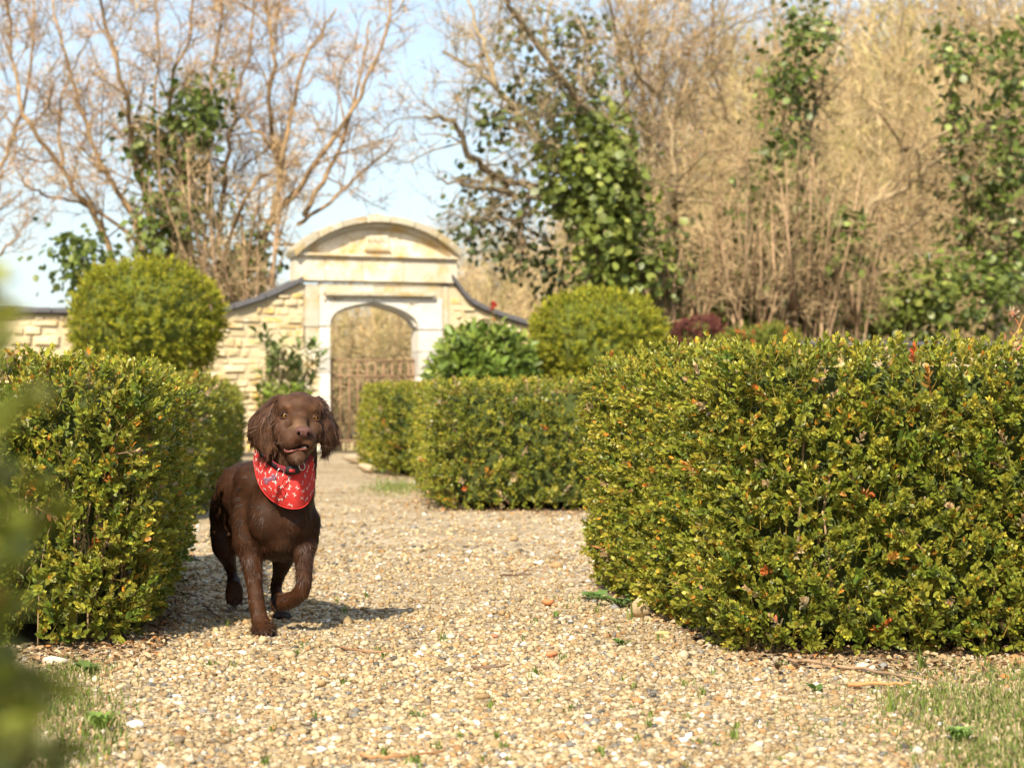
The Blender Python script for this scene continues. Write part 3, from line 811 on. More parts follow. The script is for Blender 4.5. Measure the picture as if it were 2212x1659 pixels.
tree('bare_tree', 'bare upright tree with ivy covered stems left of the gateway',
     [sc(k4, [(960, 1300), (880, 700), (850, 480), (940, 200), (1000, -120)]), sc(k4, [(950, 1250), (985, 700), (1050, 450), (1100, 150), (1120, -120)]),
      sc(k4, [(800, 1260), (720, 900), (760, 600), (790, 300), (770, -60)]) + [.8],
      sc(k4, [(1100, 1300), (1130, 900), (1180, 550), (1260, 200), (1300, -120)]), sc(k4, [(1060, 1300), (1000, 1000), (1110, 640), (1190, 260)]) + [.6]], OR, ORT, 62, r0=.047, depth=28.5, group='bare trees behind the left wall', base=440, length=1.3)
tree('bare_tree', 'bare tree forking widely just left of the gateway pediment',
     [sc(k4, [(1310, 1340), (1380, 1050), (1410, 820), (1350, 580), (1370, 200), (1330, -100)]) + [1.25],
      sc(k4, [(1390, 1090), (1600, 800), (1790, 520), (1920, 200), (2000, -100)]) + [.85], sc(k4, [(1500, 1130), (1700, 980), (1900, 800), (2010, 680)]) + [.6],
      sc(k4, [(1530, 1080), (1690, 780), (1800, 450), (1860, 100)]) + [.8], sc(k4, [(1410, 820), (1520, 350), (1690, 40)]) + [.75],
      sc(k4, [(1100, 1340), (1260, 950), (1380, 850), (1500, 800)]) + [.6], sc(k4, [(1400, 800), (1280, 640), (1190, 560), (1130, 380)]) + [.55]], OR, ORT, 63, r0=.052, depth=27.0, group='bare trees behind the left wall', base=560, length=1.3)
tree('bare_tree', 'bare thin tree at the far left edge of the picture',
     [sc(k4, [(-60, 1300), (-20, 900), (80, 640), (160, 250), (150, -80)]), sc(k4, [(-90, 1000), (20, 870), (120, 700)]) + [.6], sc(k4, [(-100, 1350), (40, 1240), (180, 1060)]) + [.7]], OR, ORT, 64, r0=.042, depth=29.5, group='bare trees behind the left wall', base=-40, length=1.2)

def q5(pts): return [(890.3 + u * .4471, v * .4471) for u, v in pts]
def q6(pts): return [(1483.8 + u * .3934, 178 + v * .3934) for u, v in pts]
TA, TAT = (.30, .225, .13), (.43, .31, .165)
tree('leaning_tree', 'bare spreading tree right of the gateway, its limbs reaching left',
     [q5([(900, 1300), (820, 1120), (640, 930), (480, 880), (300, 780), (200, 600), (60, 560)]) + [1.2], q5([(840, 900), (640, 690), (560, 600), (410, 420), (300, 320), (150, 250)]) + [1.],
      q5([(1000, 800), (900, 580), (720, 370), (490, 60), (420, -80)]) + [1.], q5([(480, 940), (300, 900), (120, 870)]) + [.6], q5([(640, 930), (540, 1050), (350, 1060), (180, 1040)]) + [.55],
      q5([(410, 420), (330, 180), (250, -60)]) + [.6], q5([(720, 370), (640, 200), (700, -60)]) + [.6]], (.26, .20, .12), (.40, .30, .17), 65, r0=.075, depth=28.0, base=1300, length=1.6, dens=3.0, lift=.03)
tree('bare_tree', 'tall bare tree rising above the ivy covered mass on the right',
     [q5([(1100, 1250), (1090, 830), (1050, 550), (1000, 300), (960, -80)]) + [1.2], q5([(1150, 1200), (1140, 800), (1110, 400), (1130, 60), (1160, -80)]), q5([(1280, 1250), (1270, 960), (1260, 650), (1190, 450), (1100, 380), (1010, 120)]) + [1.],
      q5([(1262, 660), (1320, 480), (1400, 360), (1450, 100), (1460, -80)]) + [.9], q5([(1190, 450), (1230, 200), (1290, -60)]) + [.7]], TA, TAT, 66, r0=.06, depth=30., base=1400, group='bare trees behind the right wall', length=1.5)
tree('bare_tree', 'bare pale tree at the top right with a long slanting limb',
     [q6([(900, 1380), (940, 1100), (1000, 690), (1200, 590), (1350, 440), (1550, 300), (1850, 180)]) + [1.15], q6([(1000, 1300), (1060, 880), (1200, 820), (1450, 600), (1800, 350), (1950, 300)]) + [.95],
      q6([(1350, 440), (1430, 200), (1500, -150), (1480, -460)]) + [.8], q6([(1150, 620), (1180, 380), (1060, 160), (880, 190)]) + [.6], q6([(1060, 930), (1350, 935), (1700, 930), (1950, 860)]) + [.45],
      q6([(1200, 370), (1450, 270), (1700, 210), (1900, 60)]) + [.7]], TA, TAT, 67, r0=.06, depth=28.8, base=1860, group='bare trees behind the right wall', length=1.3, lift=.05)
tree('bare_tree', 'slender bare tree behind the hazel thicket with ivy up its trunk',
     [q6([(560, 1380), (600, 900), (640, 600), (560, 300), (500, -50), (480, -460)]) + [1.1], q6([(620, 450), (690, 200), (760, -60), (820, -460)]) + [.8], q6([(430, 380), (560, 260), (690, 60), (860, -80)]) + [.6], q6([(400, 1300), (420, 760), (330, 400), (200, 100), (120, -300)]) + [.8]], TA, TAT, 68, r0=.06, depth=30.5, base=1720, group='bare trees behind the right wall', length=1.5)
tree('bare_tree', 'bare tree half hidden by ivy at the right edge of the picture',
     [q6([(1700, 1380), (1690, 900), (1640, 500), (1700, 100), (1650, -450)]) + [1.1], q6([(1690, 880), (1560, 560), (1420, 520)]) + [.6], q6([(1900, 1300), (1880, 600), (1840, 100), (1880, -400)]), q6([(1850, 780), (1700, 690), (1500, 610), (1360, 560)]) + [.5]], TA, TAT, 69, r0=.07, depth=31., base=2160, group='bare trees behind the right wall', length=1.5)

# coppiced hazel: many thin straight rods from low down, each clump a thing
def thicket(label, px0, px1, depth, n, seed, top=(330, 620), lean=.22):
    r = np.random.default_rng(seed); b = P((px0 + px1) / 2, 870, depth)
    root = empty('hazel_clump', (b[0], b[1], 0), label, 'shrub', 'clumps of bare hazel rods behind the right wall'); br = Geo(); br.base = TA; A, B, RA = [], [], []
    for k in range(n):
        x = r.uniform(px0, px1); fx = (x - (px0 + px1) / 2)
        y1 = r.uniform(*top); x1 = x + fx * r.uniform(.5, 1.6) + r.normal(0, lean * 120)
        p = [P(x * .4 + (px0 + px1) * .3, 870, depth + r.normal(0, .3)) * np.array((1, 1, 0)), P(x, 735, depth + r.normal(0, .3)), P((x + x1) / 2 + r.normal(0, 9), (735 + y1) / 2, depth + r.normal(0, .5)), P(x1, y1, depth + r.normal(0, .7))]
        path = spline(p, 11); ra = r.uniform(.018, .034)
        v, t, q = tube(path, np.linspace(ra, ra * .35, 11), 5); g = Geo(); g.add(v, t, q, np.array((.36, .24, .14)) * r.uniform(.65, 1.2)); g.build('rod', M_bark, root)
        grow_from(path[3:], ra * .8, ra * .3, r, br, A, B, RA, 2, .8, 3.6, .8, .12, 3)
    A, B = np.array(A), np.array(B); g = Geo()
    spike_batch(g, A, B, np.array(RA), np.clip(np.array(TAT) * r.uniform(.7, 1.3, (len(A), 1)), 0, .8), r); tag(br.build('branches', M_bark, root), kind='stuff'); tag(g.build('twigs', M_twig, root), kind='stuff')
thicket('clump of bare hazel rods behind the purple bush', 1560, 1680, 27.6, 24, 71)
thicket('clump of bare hazel rods at the middle of the right wall', 1690, 1790, 27.6, 22, 72)
thicket('clump of slanting hazel rods left of the ivied tree at the right edge', 1800, 1900, 28.2, 17, 73, top=(420, 640))
thicket('thin bare rods rising over the right topiary', 1420, 1520, 27.5, 14, 74, top=(380, 640))
thicket('thicket of thin stems just left of the gateway', 470, 600, 25.8, 20, 75, top=(330, 600), lean=.3)
thicket('thin stems rising behind the left topiary', 330, 450, 26.2, 9, 76, top=(200, 520), lean=.35)

# ivy and other evergreen leaf masses on the trees
def ivy(label, depth, blobs, n_leaf, pal, seed, size=.13, name='ivy'):
    r = np.random.default_rng(seed); g = Geo(); lv, lf = leaf_template(True); lv = lv * np.array((1.9, 1, 1))
    b0 = P(blobs[0][0], 870, depth)
    root = empty(name, (b0[0], b0[1], 0), label, 'ivy'); wood = Geo()
    tot = sum(b[2] * b[3] for b in blobs)
    for px, py, rx, ry in blobs:
        n = int(n_leaf * rx * ry / tot); c = P(px, py, depth + r.normal(0, .3)); s = depth / F
        nc = max(3, n // 24); cd = norm(r.normal(size=(nc, 3))) * r.uniform(.35, 1, (nc, 1)) ** .6
        cc = c + cd * np.array((rx * s, min(rx * s, .7), ry * s))
        k = r.integers(0, nc, n); pos = cc[k] + r.normal(size=(n, 3)) * .19
        out = norm(pos - c + np.array((0, -.3, .3)) * rx * s)
        ax = norm(out * .5 + np.array((0, 0, -.45)) + r.normal(size=(n, 3)) * .5); up = norm(out + r.normal(size=(n, 3)) * .35 + np.array((0, 0, .5)))
        v, f, _ = batch(lv, lf, frames(ax, up), pos, size * r.uniform(.6, 1.3, n), None)
        shade = r.uniform(.7, 1.3, nc)[k]
        g.add(v, t=f, col=np.repeat(np.clip(leaf_colours(n, r, pal) * shade[:, None], 0, .8), len(lv), axis=0))
        base = np.array((c[0], c[1], max(0, c[2] - ry * s)))
        v, t, q = tube(spline([base, (base + c) / 2 + r.normal(0, .05, 3), c + np.array((0, 0, ry * s * .7))], 8), np.linspace(.03, .01, 8), 5); wood.add(v, t, q, (.17, .12, .07))
    tag(g.build('leaves', M_leaf, root), kind='stuff'); wood.build('vines', M_bark, root)
PAL_IVY = [(30, (.08, .115, .02)), (30, (.12, .16, .03)), (20, (.165, .21, .04)), (8, (.24, .28, .08))]
PAL_IVYL = [(20, (.115, .15, .028)), (30, (.165, .205, .038)), (25, (.22, .255, .048)), (12, (.29, .31, .07))]
PAL_IVYD = [(30, (.075, .10, .03)), (30, (.105, .13, .04)), (16, (.15, .18, .055))]
ivy('bright green ivy mass hanging on the tree right of the gateway', 26.6,
    [(1290, 285, 62, 45), (1262, 338, 75, 60), (1235, 405, 55, 55), (1300, 370, 60, 55), (1290, 470, 52, 55), (1345, 430, 45, 80), (1350, 560, 62, 62), (1390, 590, 45, 35), (1300, 530, 45, 45)], 3900, PAL_IVYL, 81, .12)
ivy('dull dark ivy on the limbs above the gateway shoulder', 28.4,
    [(1200, 205, 110, 75), (1120, 60, 45, 35), (1270, 120, 60, 70), (1085, 250, 60, 60), (1060, 420, 60, 45), (1010, 490, 55, 30), (1120, 520, 80, 50), (1220, 570, 70, 50), (1440, 560, 60, 80), (1450, 640, 80, 40)], 2300, PAL_IVYD, 82, .11)
ivy('ivy climbing the stems behind the left topiary', 26.7,
    [(415, 270, 22, 60), (430, 215, 34, 22), (322, 300, 20, 62), (400, 340, 22, 60), (345, 480, 30, 60), (385, 520, 28, 45), (425, 440, 16, 55), (500, 600, 32, 50), (525, 560, 26, 70), (170, 560, 34, 30), (190, 585, 45, 26)], 3000, PAL_IVY, 83, .11)
ivy('tall ivy column on the slender tree above the hazel rods', 29.6, [(1735, 110, 48, 90), (1700, 210, 55, 75), (1690, 290, 40, 45), (1740, 40, 40, 40)], 800, PAL_IVY, 84, .11)
ivy('dark ivy pillar standing among the hazel rods', 27.8, [(1672, 440, 46, 95), (1690, 520, 36, 70), (1640, 480, 34, 50), (1650, 610, 60, 70)], 1900, PAL_IVY, 85)
ivy('ivy clump on the leaning rods right of the hazel', 28.2, [(1815, 520, 26, 55), (1800, 560, 22, 35), (1765, 670, 24, 55), (1730, 630, 30, 40)], 1000, PAL_IVY, 86)
ivy('large ivy mass on the tree at the right edge', 28.6, [(2150, 430, 75, 80), (2110, 350, 70, 60), (2190, 330, 50, 90), (2080, 500, 60, 55), (2180, 560, 70, 80), (2130, 640, 90, 75), (2190, 150, 60, 90), (2080, 120, 50, 60), (2060, 270, 50, 40)], 2700, PAL_IVY, 87, .115)
ivy('pale leaved ivy low behind the right wall', 28.3, [(1990, 650, 70, 42), (1960, 690, 55, 36), (2030, 600, 40, 32), (1900, 690, 50, 30), (1525, 655, 60, 32), (1590, 690, 50, 26)], 1800, PAL_IVYL, 88, .12)

# ------------------------------------------------------------------ the wood on the hillside, one mass
def brush(n, seed):
    """leafless trees and scrub on the slope: leaning stems, side twigs and twiglets"""
    r = np.random.default_rng(seed); A, B, W, Cc = [], [], [], []
    TONES = np.array(((.42, .30, .14), (.47, .34, .17), (.36, .275, .125), (.44, .335, .19), (.34, .29, .12), (.30, .22, .12)))
    for k in range(n):
        d = r.uniform(34, 90); px = r.uniform(-250, 2500); x = (px - 1106) / F * d
        right = 1 / (1 + math.exp(-(px - 1400) / 90)); mid = math.exp(-((px - 1000) / 330) ** 2)
        hz_ = float(hill_z(np.array(x), np.array(d)))
        h = r.uniform(.45, 1) ** .8 * (2.3 + 2.2 * mid + 6.5 * right) * (1 if d < 60 else 1.15)
        base = np.array((x, d, hz_ - .1)); tone = TONES[r.integers(6)] * r.uniform(.7, 1.25)
        top = base + np.array((r.normal(0, .14) * h, r.normal(0, .14) * h, h)); bend = np.array((r.normal(0, .06) * h, 0, 0))
        sp = np.array([base, base * .5 + top * .5 + bend, top]); w0 = (.012 + .010 * h / 6) * r.uniform(.7, 1.4)
        A += [sp[0][None], sp[1][None]]; B += [(sp[1] + (sp[1] - sp[0]) * .1)[None], sp[2][None]]; W += [np.array([w0 * 1.3]), np.array([w0])]; Cc += [tone[None] * .85, tone[None] * .9]
        m = int(14 + 4 * h); s = r.uniform(.12, .97, m)
        q = np.where(s[:, None] < .5, sp[0] + (sp[1] - sp[0]) * s[:, None] * 2, sp[1] + (sp[2] - sp[1]) * (s[:, None] * 2 - 1))
        a = r.uniform(0, 6.28, m); tilt = r.uniform(.3, 1.35, m); L = h * r.uniform(.08, .26, m) * (1.25 - .7 * s)
        e = q + np.column_stack([np.cos(a) * np.sin(tilt), np.sin(a) * np.sin(tilt), np.cos(tilt)]) * L[:, None]
        A.append(q); B.append(e); W.append(np.full(m, w0 * .55)); Cc.append(tone * r.uniform(.75, 1.25, (m, 1)))
        for rep in range(2):
            f = r.uniform(.25, .9, (m, 1)); q2 = q + (e - q) * f; dv = norm(norm(e - q) + r.normal(size=(m, 3)) * .7 + np.array((0, 0, .25)))
            A.append(q2); B.append(q2 + dv * (L * r.uniform(.35, .8, m))[:, None]); W.append(np.full(m, w0 * .42)); Cc.append(tone * r.uniform(.8, 1.35, (m, 1)))
    A, B, W, Cc = (np.concatenate(z) for z in (A, B, W, Cc)); g = Geo()
    spike_batch(g, A, B, W * A[:, 1] / 45, np.clip(Cc, 0, .8), r)
    tag(g.build('bare_wood', M_twig), 'tan bare woodland covering the hillside behind the garden', 'woodland', kind='stuff')
brush(2550, 91)
# dry bramble and brush close behind the wall and through the arch
def bramble(n, seed):
    r = np.random.default_rng(seed); A, B, RA, RB, Cc = [], [], [], [], []
    for k in range(n):
        px = r.uniform(-60, 2300); d = r.uniform(25.5, 35)
        x = (px - 1106) / F * d; d = d + .35 * x * .6
        hmax = 2.1 if px < 650 else (3.0 if px < 1100 else 2.7)
        p = np.array((x, d, 0.)); h = r.uniform(.5, 1) * hmax; m = 9
        a = r.uniform(0, 6.28); c = np.array((math.cos(a), math.sin(a), 0)); pts = [p]
        dv = np.array((0, 0, 1.)) + c * .35
        for j in range(m):
            pts.append(pts[-1] + norm(dv) * h / 6); dv = dv + c * .22 + np.array((0, 0, -.26)) + r.normal(0, .14, 3)
        pts = np.array(pts); tone = np.array(((.34, .24, .13), (.30, .23, .12), (.40, .30, .16), (.26, .22, .10))[r.integers(4)]) * r.uniform(.7, 1.2)
        A.append(pts[:-1]); B.append(pts[1:]); w = np.linspace(.012, .005, m); RA.append(w); RB.append(w * .9); Cc.append(np.tile(tone, (m, 1)))
        nt_ = 10; i = r.integers(1, m, nt_); q0 = pts[i]; A.append(q0); B.append(q0 + norm(r.normal(size=(nt_, 3)) + np.array((0, 0, .5))) * r.uniform(.12, .4, (nt_, 1))); RA.append(np.full(nt_, .006)); RB.append(np.full(nt_, .003)); Cc.append(np.tile(tone * 1.1, (nt_, 1)))
    g = Geo(); A, B = np.concatenate(A), np.concatenate(B); keep = np.minimum(A[:, 2], B[:, 2]) > -.05
    spike_batch(g, A[keep], (B + (B - A) * .25)[keep], np.concatenate(RA)[keep], np.clip(np.concatenate(Cc)[keep] * 1.1, 0, .8), r)
    tag(g.build('bramble', M_twig), 'dry brown bramble growing behind the garden wall', 'bramble', kind='stuff')
bramble(2200, 92)
# ------------------------------------------------------------------ the dog
def D(u, v, d):            # position from a close view of the dog, at depth d
    return P(415.5 + u * .3435, 819 + v * .3435, d)
KM = .3435 / F             # metres per unit of that view, per metre of depth
dog = empty('spaniel_dog', (*G(545, 1360)[:2], 0), 'chocolate brown spaniel in a red bandana trotting on the gravel', 'dog')
body = Geo()
def blob(c, r, M=None): body.add(*ellipsoid(c, r, M, 16, 10))
def limb(pts):
    """chain of (u, v, depth, radius)"""
    for (u0, v0, d0, r0), (u1, v1, d1, r1) in zip(pts[:-1], pts[1:]):
        a, b = D(u0, v0, d0), D(u1, v1, d1); n = max(2, int(np.linalg.norm(b - a) / (min(r0, r1) * .3)) + 1)
        for s in np.linspace(0, 1, n): blob(a + (b - a) * s, (r0 + (r1 - r0) * s,) * 3)
# trunk: forechest, ribcage, loin, rump
blob(D(560, 850, 5.06), (.089, .105, .112)); blob(D(590, 720, 5.02), (.073, .075, .085)); blob(D(550, 960, 5.07), (.082, .095, .075))
blob(D(520, 1020, 5.09), (.058, .08, .048))
blob(D(455, 800, 5.20), (.095, .12, .105)); blob(D(385, 800, 5.32), (.088, .11, .095)); blob(D(300, 810, 5.42), (.082, .10, .083)); blob(D(255, 850, 5.47), (.066, .07, .082))
blob(D(400, 640, 5.14), (.06, .085, .055)); blob(D(355, 760, 5.15), (.045, .09, .075)); blob(D(340, 900, 5.12), (.032, .06, .07))
blob(D(640, 870, 5.0), (.045, .05, .062)); blob(D(470, 880, 5.0), (.05, .05, .065)); blob(D(565, 1010, 5.01), (.045, .04, .04))
blob(D(330, 700, 5.27), (.078, .10, .075)); blob(D(430, 690, 5.12), (.062, .08, .07))
# shoulders and the standing front leg
limb([(380, 880, 5.08, .056), (368, 1010, 5.06, .048), (368, 1100, 5.05, .031), (380, 1200, 5.03, .0265), (398, 1330, 5.01, .0215), (408, 1420, 4.995, .0215), (424, 1500, 4.985, .022), (440, 1550, 4.97, .024)])
blob(D(448, 1572, 4.95), (.032, .042, .0175))
for k, (du, dv, dd) in enumerate(((-46, 16, -.018), (-16, 22, -.036), (20, 22, -.036), (50, 16, -.016))): blob(D(448 + du, 1572 + dv - 4, 4.945 + dd), (.0115, .017, .0115))
# the lifted front leg, folded at the wrist
limb([(690, 900, 5.05, .05), (698, 1010, 5.04, .041), (702, 1090, 5.02, .029), (702, 1180, 4.99, .0235), (706, 1270, 4.96, .0215), (694, 1325, 4.96, .0225), (650, 1372, 4.985, .0215), (606, 1392, 5.0, .0225), (580, 1398, 5.01, .0225)])
for dv, dd in ((-40, .02), (-14, -.012), (14, -.012), (38, .016)): blob(D(560, 1396 + dv, 5.012 + dd), (.013, .012, .010))
# hind legs: thigh, stifle, hock, paw
limb([(265, 850, 5.44, .067), (225, 950, 5.40, .05), (205, 1050, 5.36, .037), (222, 1110, 5.42, .026), (243, 1180, 5.50, .0175), (258, 1245, 5.47, .0165), (262, 1290, 5.445, .02)])
blob(D(265, 1335, 5.425), (.025, .02, .034))
for du in (-36, -13, 13, 36): blob(D(265 + du, 1378 + (8 if abs(du) < 20 else -4), 5.413), (.0095, .0105, .017))
limb([(470, 930, 5.42, .058), (560, 1060, 5.40, .042), (572, 1140, 5.38, .029), (545, 1230, 5.46, .0195), (528, 1290, 5.53, .0165), (532, 1380, 5.47, .0165), (540, 1440, 5.42, .018)])
blob(D(562, 1490, 5.37), (.026, .036, .0165))
for du, dd in ((-40, .0), (-12, -.02), (16, -.022), (42, -.006)): blob(D(566 + du, 1500, 5.335 + dd), (.0105, .016, .0105))
limb([(240, 770, 5.52, .02), (215, 860, 5.60, .014), (205, 900, 5.63, .010)])      # docked tail, mostly hidden
# neck and head
limb([(590, 680, 5.02, .075), (625, 540, 4.99, .064), (650, 400, 4.96, .055)])
HO = D(678, 236, 4.845)
hf = norm(np.array((.16, -1, -.10))); hr = norm(np.cross(np.array((.07, 0, 1.)), -hf)) ; hr = norm(np.array((1, .16, -.075)) - hf * (np.array((1, .16, -.075)) @ hf)); hu = np.cross(hf, -hr); hu = norm(hu if hu[2] > 0 else -hu)
HM = np.column_stack([hr, hu, hf])
def HP(x, y, z): return HO + HM @ np.array((x, y, z))
def hb(x, y, z, rx, ry, rz): blob(HP(x, y, z), (rx, ry, rz), HM)
hb(0, .004, -.062, .053, .053, .062); hb(0, .024, -.05, .046, .030, .05)
for s in (-1, 1): hb(s * .027, .029, -.052, .022, .018, .035)
for s in (-1, 1):
    hb(s * .029, .020, -.024, .0185, .0105, .017); hb(s * .036, -.034, -.045, .026, .038, .045)
    hb(s * .021, -.052, .030, .0225, .030, .031); hb(s * .040, .018, -.045, .016, .030, .03)
    hb(s * .026, -.062, -.005, .019, .028, .034)
hb(0, -.012, -.005, .022, .017, .032); hb(0, -.027, .024, .0215, .019, .032); hb(0, -.036, .048, .0205, .019, .020)
hb(0, -.093, .008, .027, .018, .045); hb(0, -.097, .034, .0215, .0165, .018); hb(0, -.085, -.035, .036, .03, .045)
# ears as thick drooping leathers
def ear(rows, dfun, thick):
    n, m = len(rows), 9; front, back = [], []
    for (uL, uR, v, dc) in rows:
        for j in range(m):
            f = j / (m - 1); e = 1 - (2 * f - 1) ** 2
            c = D(uL + (uR - uL) * f, v + 6 * math.sin(f * 7), dc + dfun(f))
            front.append(c + np.array((0, -thick * (.25 + .75 * e), 0))); back.append(c + np.array((0, thick * (.25 + .75 * e), 0)))
    V = np.array(front + back); q = []; o = n * m
    for i in range(n - 1):
        for j in range(m - 1):
            a = i * m + j; q.append((a, a + m, a + m + 1, a + 1)); q.append((o + a, o + a + 1, o + a + m + 1, o + a + m))
        for j, w in ((0, 0), (m - 1, 1)):
            a = i * m + j; q.append((a, o + a, o + a + m, a + m) if not w else (a, a + m, o + a + m, o + a))
    for i, w in ((0, 0), (n - 1, 1)):
        for j in range(m - 1):
            a = i * m + j; q.append((a, a + 1, o + a + 1, o + a) if not w else (a, o + a, o + a + 1, a + 1))
    body.add(V, q=q)
EAR_L = [(515, 568, 98, 4.915), (465, 560, 140, 4.905), (405, 556, 195, 4.90), (358, 552, 250, 4.90), (342, 550, 315, 4.905), (356, 546, 375, 4.91), (398, 528, 430, 4.915), (432, 504, 465, 4.92), (455, 486, 486, 4.92)]
EAR_R = [(765, 812, 108, 4.93), (776, 846, 145, 4.92), (788, 878, 200, 4.91), (794, 908, 260, 4.91), (794, 928, 320, 4.915), (796, 922, 380, 4.92), (810, 888, 432, 4.925), (815, 856, 462, 4.93), (819, 840, 480, 4.93)]
ear(EAR_L, lambda f: .035 * (1 - f) ** 2 - .012 * math.sin(f * 3.1), .012)
ear(EAR_R, lambda f: .045 * f ** 2 - .012 * math.sin(f * 3.1), .012)

tmp = body.build('body_rough', None)
rm = tmp.modifiers.new('r', 'REMESH'); rm.mode = 'VOXEL'; rm.voxel_size = .0047
sm = tmp.modifiers.new('s', 'SMOOTH'); sm.factor = .5; sm.iterations = 7
dg = bpy.context.evaluated_depsgraph_get()
bme = bpy.data.meshes.new_from_object(tmp.evaluated_get(dg))
bpy.data.objects.remove(tmp)
nv = len(bme.vertices); BV = np.empty(nv * 3, np.float32); bme.vertices.foreach_get('co', BV); BV = BV.reshape(-1, 3).astype(float)
ed_ = np.array([e.vertices[:] for e in bme.edges]); dg_ = np.bincount(ed_.ravel(), minlength=nv)[:, None]
soft = ((BV[:, 2] < .40) | (BV[:, 1] > 5.04))[:, None] & (BV[:, 2] > .10)[:, None]
for _ in range(14):
    acc = np.column_stack([np.bincount(ed_[:, 0], BV[ed_[:, 1], k], nv) + np.bincount(ed_[:, 1], BV[ed_[:, 0], k], nv) for k in range(3)])
    BV = np.where(soft, BV * .4 + .6 * acc / np.maximum(dg_, 1), BV)
BV[:, 2] = np.maximum(BV[:, 2], .003)
bme.vertices.foreach_set('co', BV.astype(np.float32).ravel()); bme.update()
BN = np.empty(nv * 3, np.float32); bme.vertices.foreach_get('normal', BN); BN = BN.reshape(-1, 3).astype(float)
def view_uv(p):            # back to the dog view, to colour parts of the coat
    p = np.atleast_2d(p); px = 1106 + p[:, 0] / p[:, 1] * F; py = 870 - (p[:, 2] - CAM_H) / p[:, 1] * F
    return (px - 415.5) / .3435, (py - 819) / .3435
HOm = HM.T
def coat(p):
    """the coat's own colour: dark liver, redder on the legs, paler on the muzzle bridge"""
    h = (p - HO) @ HM                                 # head coordinates
    base = np.tile((.030, .0115, .0046), (len(p), 1))
    leg = np.clip((.21 - p[:, 2]) / .08, 0, 1)[:, None]
    base = base * (1 - leg) + np.array((.040, .0150, .0055)) * leg
    paw = np.clip((.035 - p[:, 2]) / .02, 0, 1)[:, None]; base = base * (1 - paw * .5)
    inhead = (np.linalg.norm(h * np.array((1, 1, .7)), axis=1) < .14)[:, None]
    base = np.where(inhead, np.array((.064, .0295, .0155)), base)
    bridge = np.exp(-((h[:, 0] / .022) ** 2 + ((h[:, 1] + .022) / .014) ** 2 + ((h[:, 2] - .03) / .028) ** 2))[:, None]
    base = base * (1 - bridge) + np.array((.19, .11, .06)) * bridge
    lip = np.exp(-((h[:, 0] / .014) ** 2 + ((h[:, 1] + .062) / .012) ** 2 + ((h[:, 2] - .06) / .025) ** 2))[:, None]
    base = base * (1 - .7 * lip) + np.array((.13, .05, .032)) * .7 * lip
    brow = sum(np.exp(-(((h[:, 0] - s * .03) / .012) ** 2 + ((h[:, 1] - .02) / .008) ** 2 + ((h[:, 2]) / .03) ** 2)) for s in (-1, 1))[:, None]
    base = base * (1 - .5 * brow) + np.array((.13, .06, .025)) * .5 * brow
    return base
a = bme.color_attributes.new('Col', 'FLOAT_COLOR', 'POINT'); c4 = np.ones((nv, 4), np.float32); c4[:, :3] = coat(BV); a.data.foreach_set('color', c4.ravel())
bme.polygons.foreach_set('use_smooth', np.ones(len(bme.polygons), dtype=bool))
M_coat = mat_attr('coat', rough=.62, spec=.15, vary=.3, vscale=55, bump=.25)
M_fur = mat_attr('fur', rough=.52, spec=.34)
bme.materials.clear(); bme.materials.append(M_coat)
bo = bpy.data.objects.new('body', bme); C.objects.link(bo); bo.parent = dog; bo.matrix_parent_inverse = Matrix.Translation(-dog.location)
polys = [tuple(p.vertices) for p in bme.polygons]
bvh = BVHTree.FromPolygons([Vector(p) for p in BV], polys)
def hit(u, v):
    dr = Vector(D(u, v, 4.0)) - Vector((0, 0, CAM_H)); dr.normalize()
    loc, nr, _, _ = bvh.ray_cast(Vector((0, 0, CAM_H)), dr)
    return (np.array(loc), np.array(nr)) if loc is not None else (D(u, v, 4.9), np.array((0, -1., 0)))

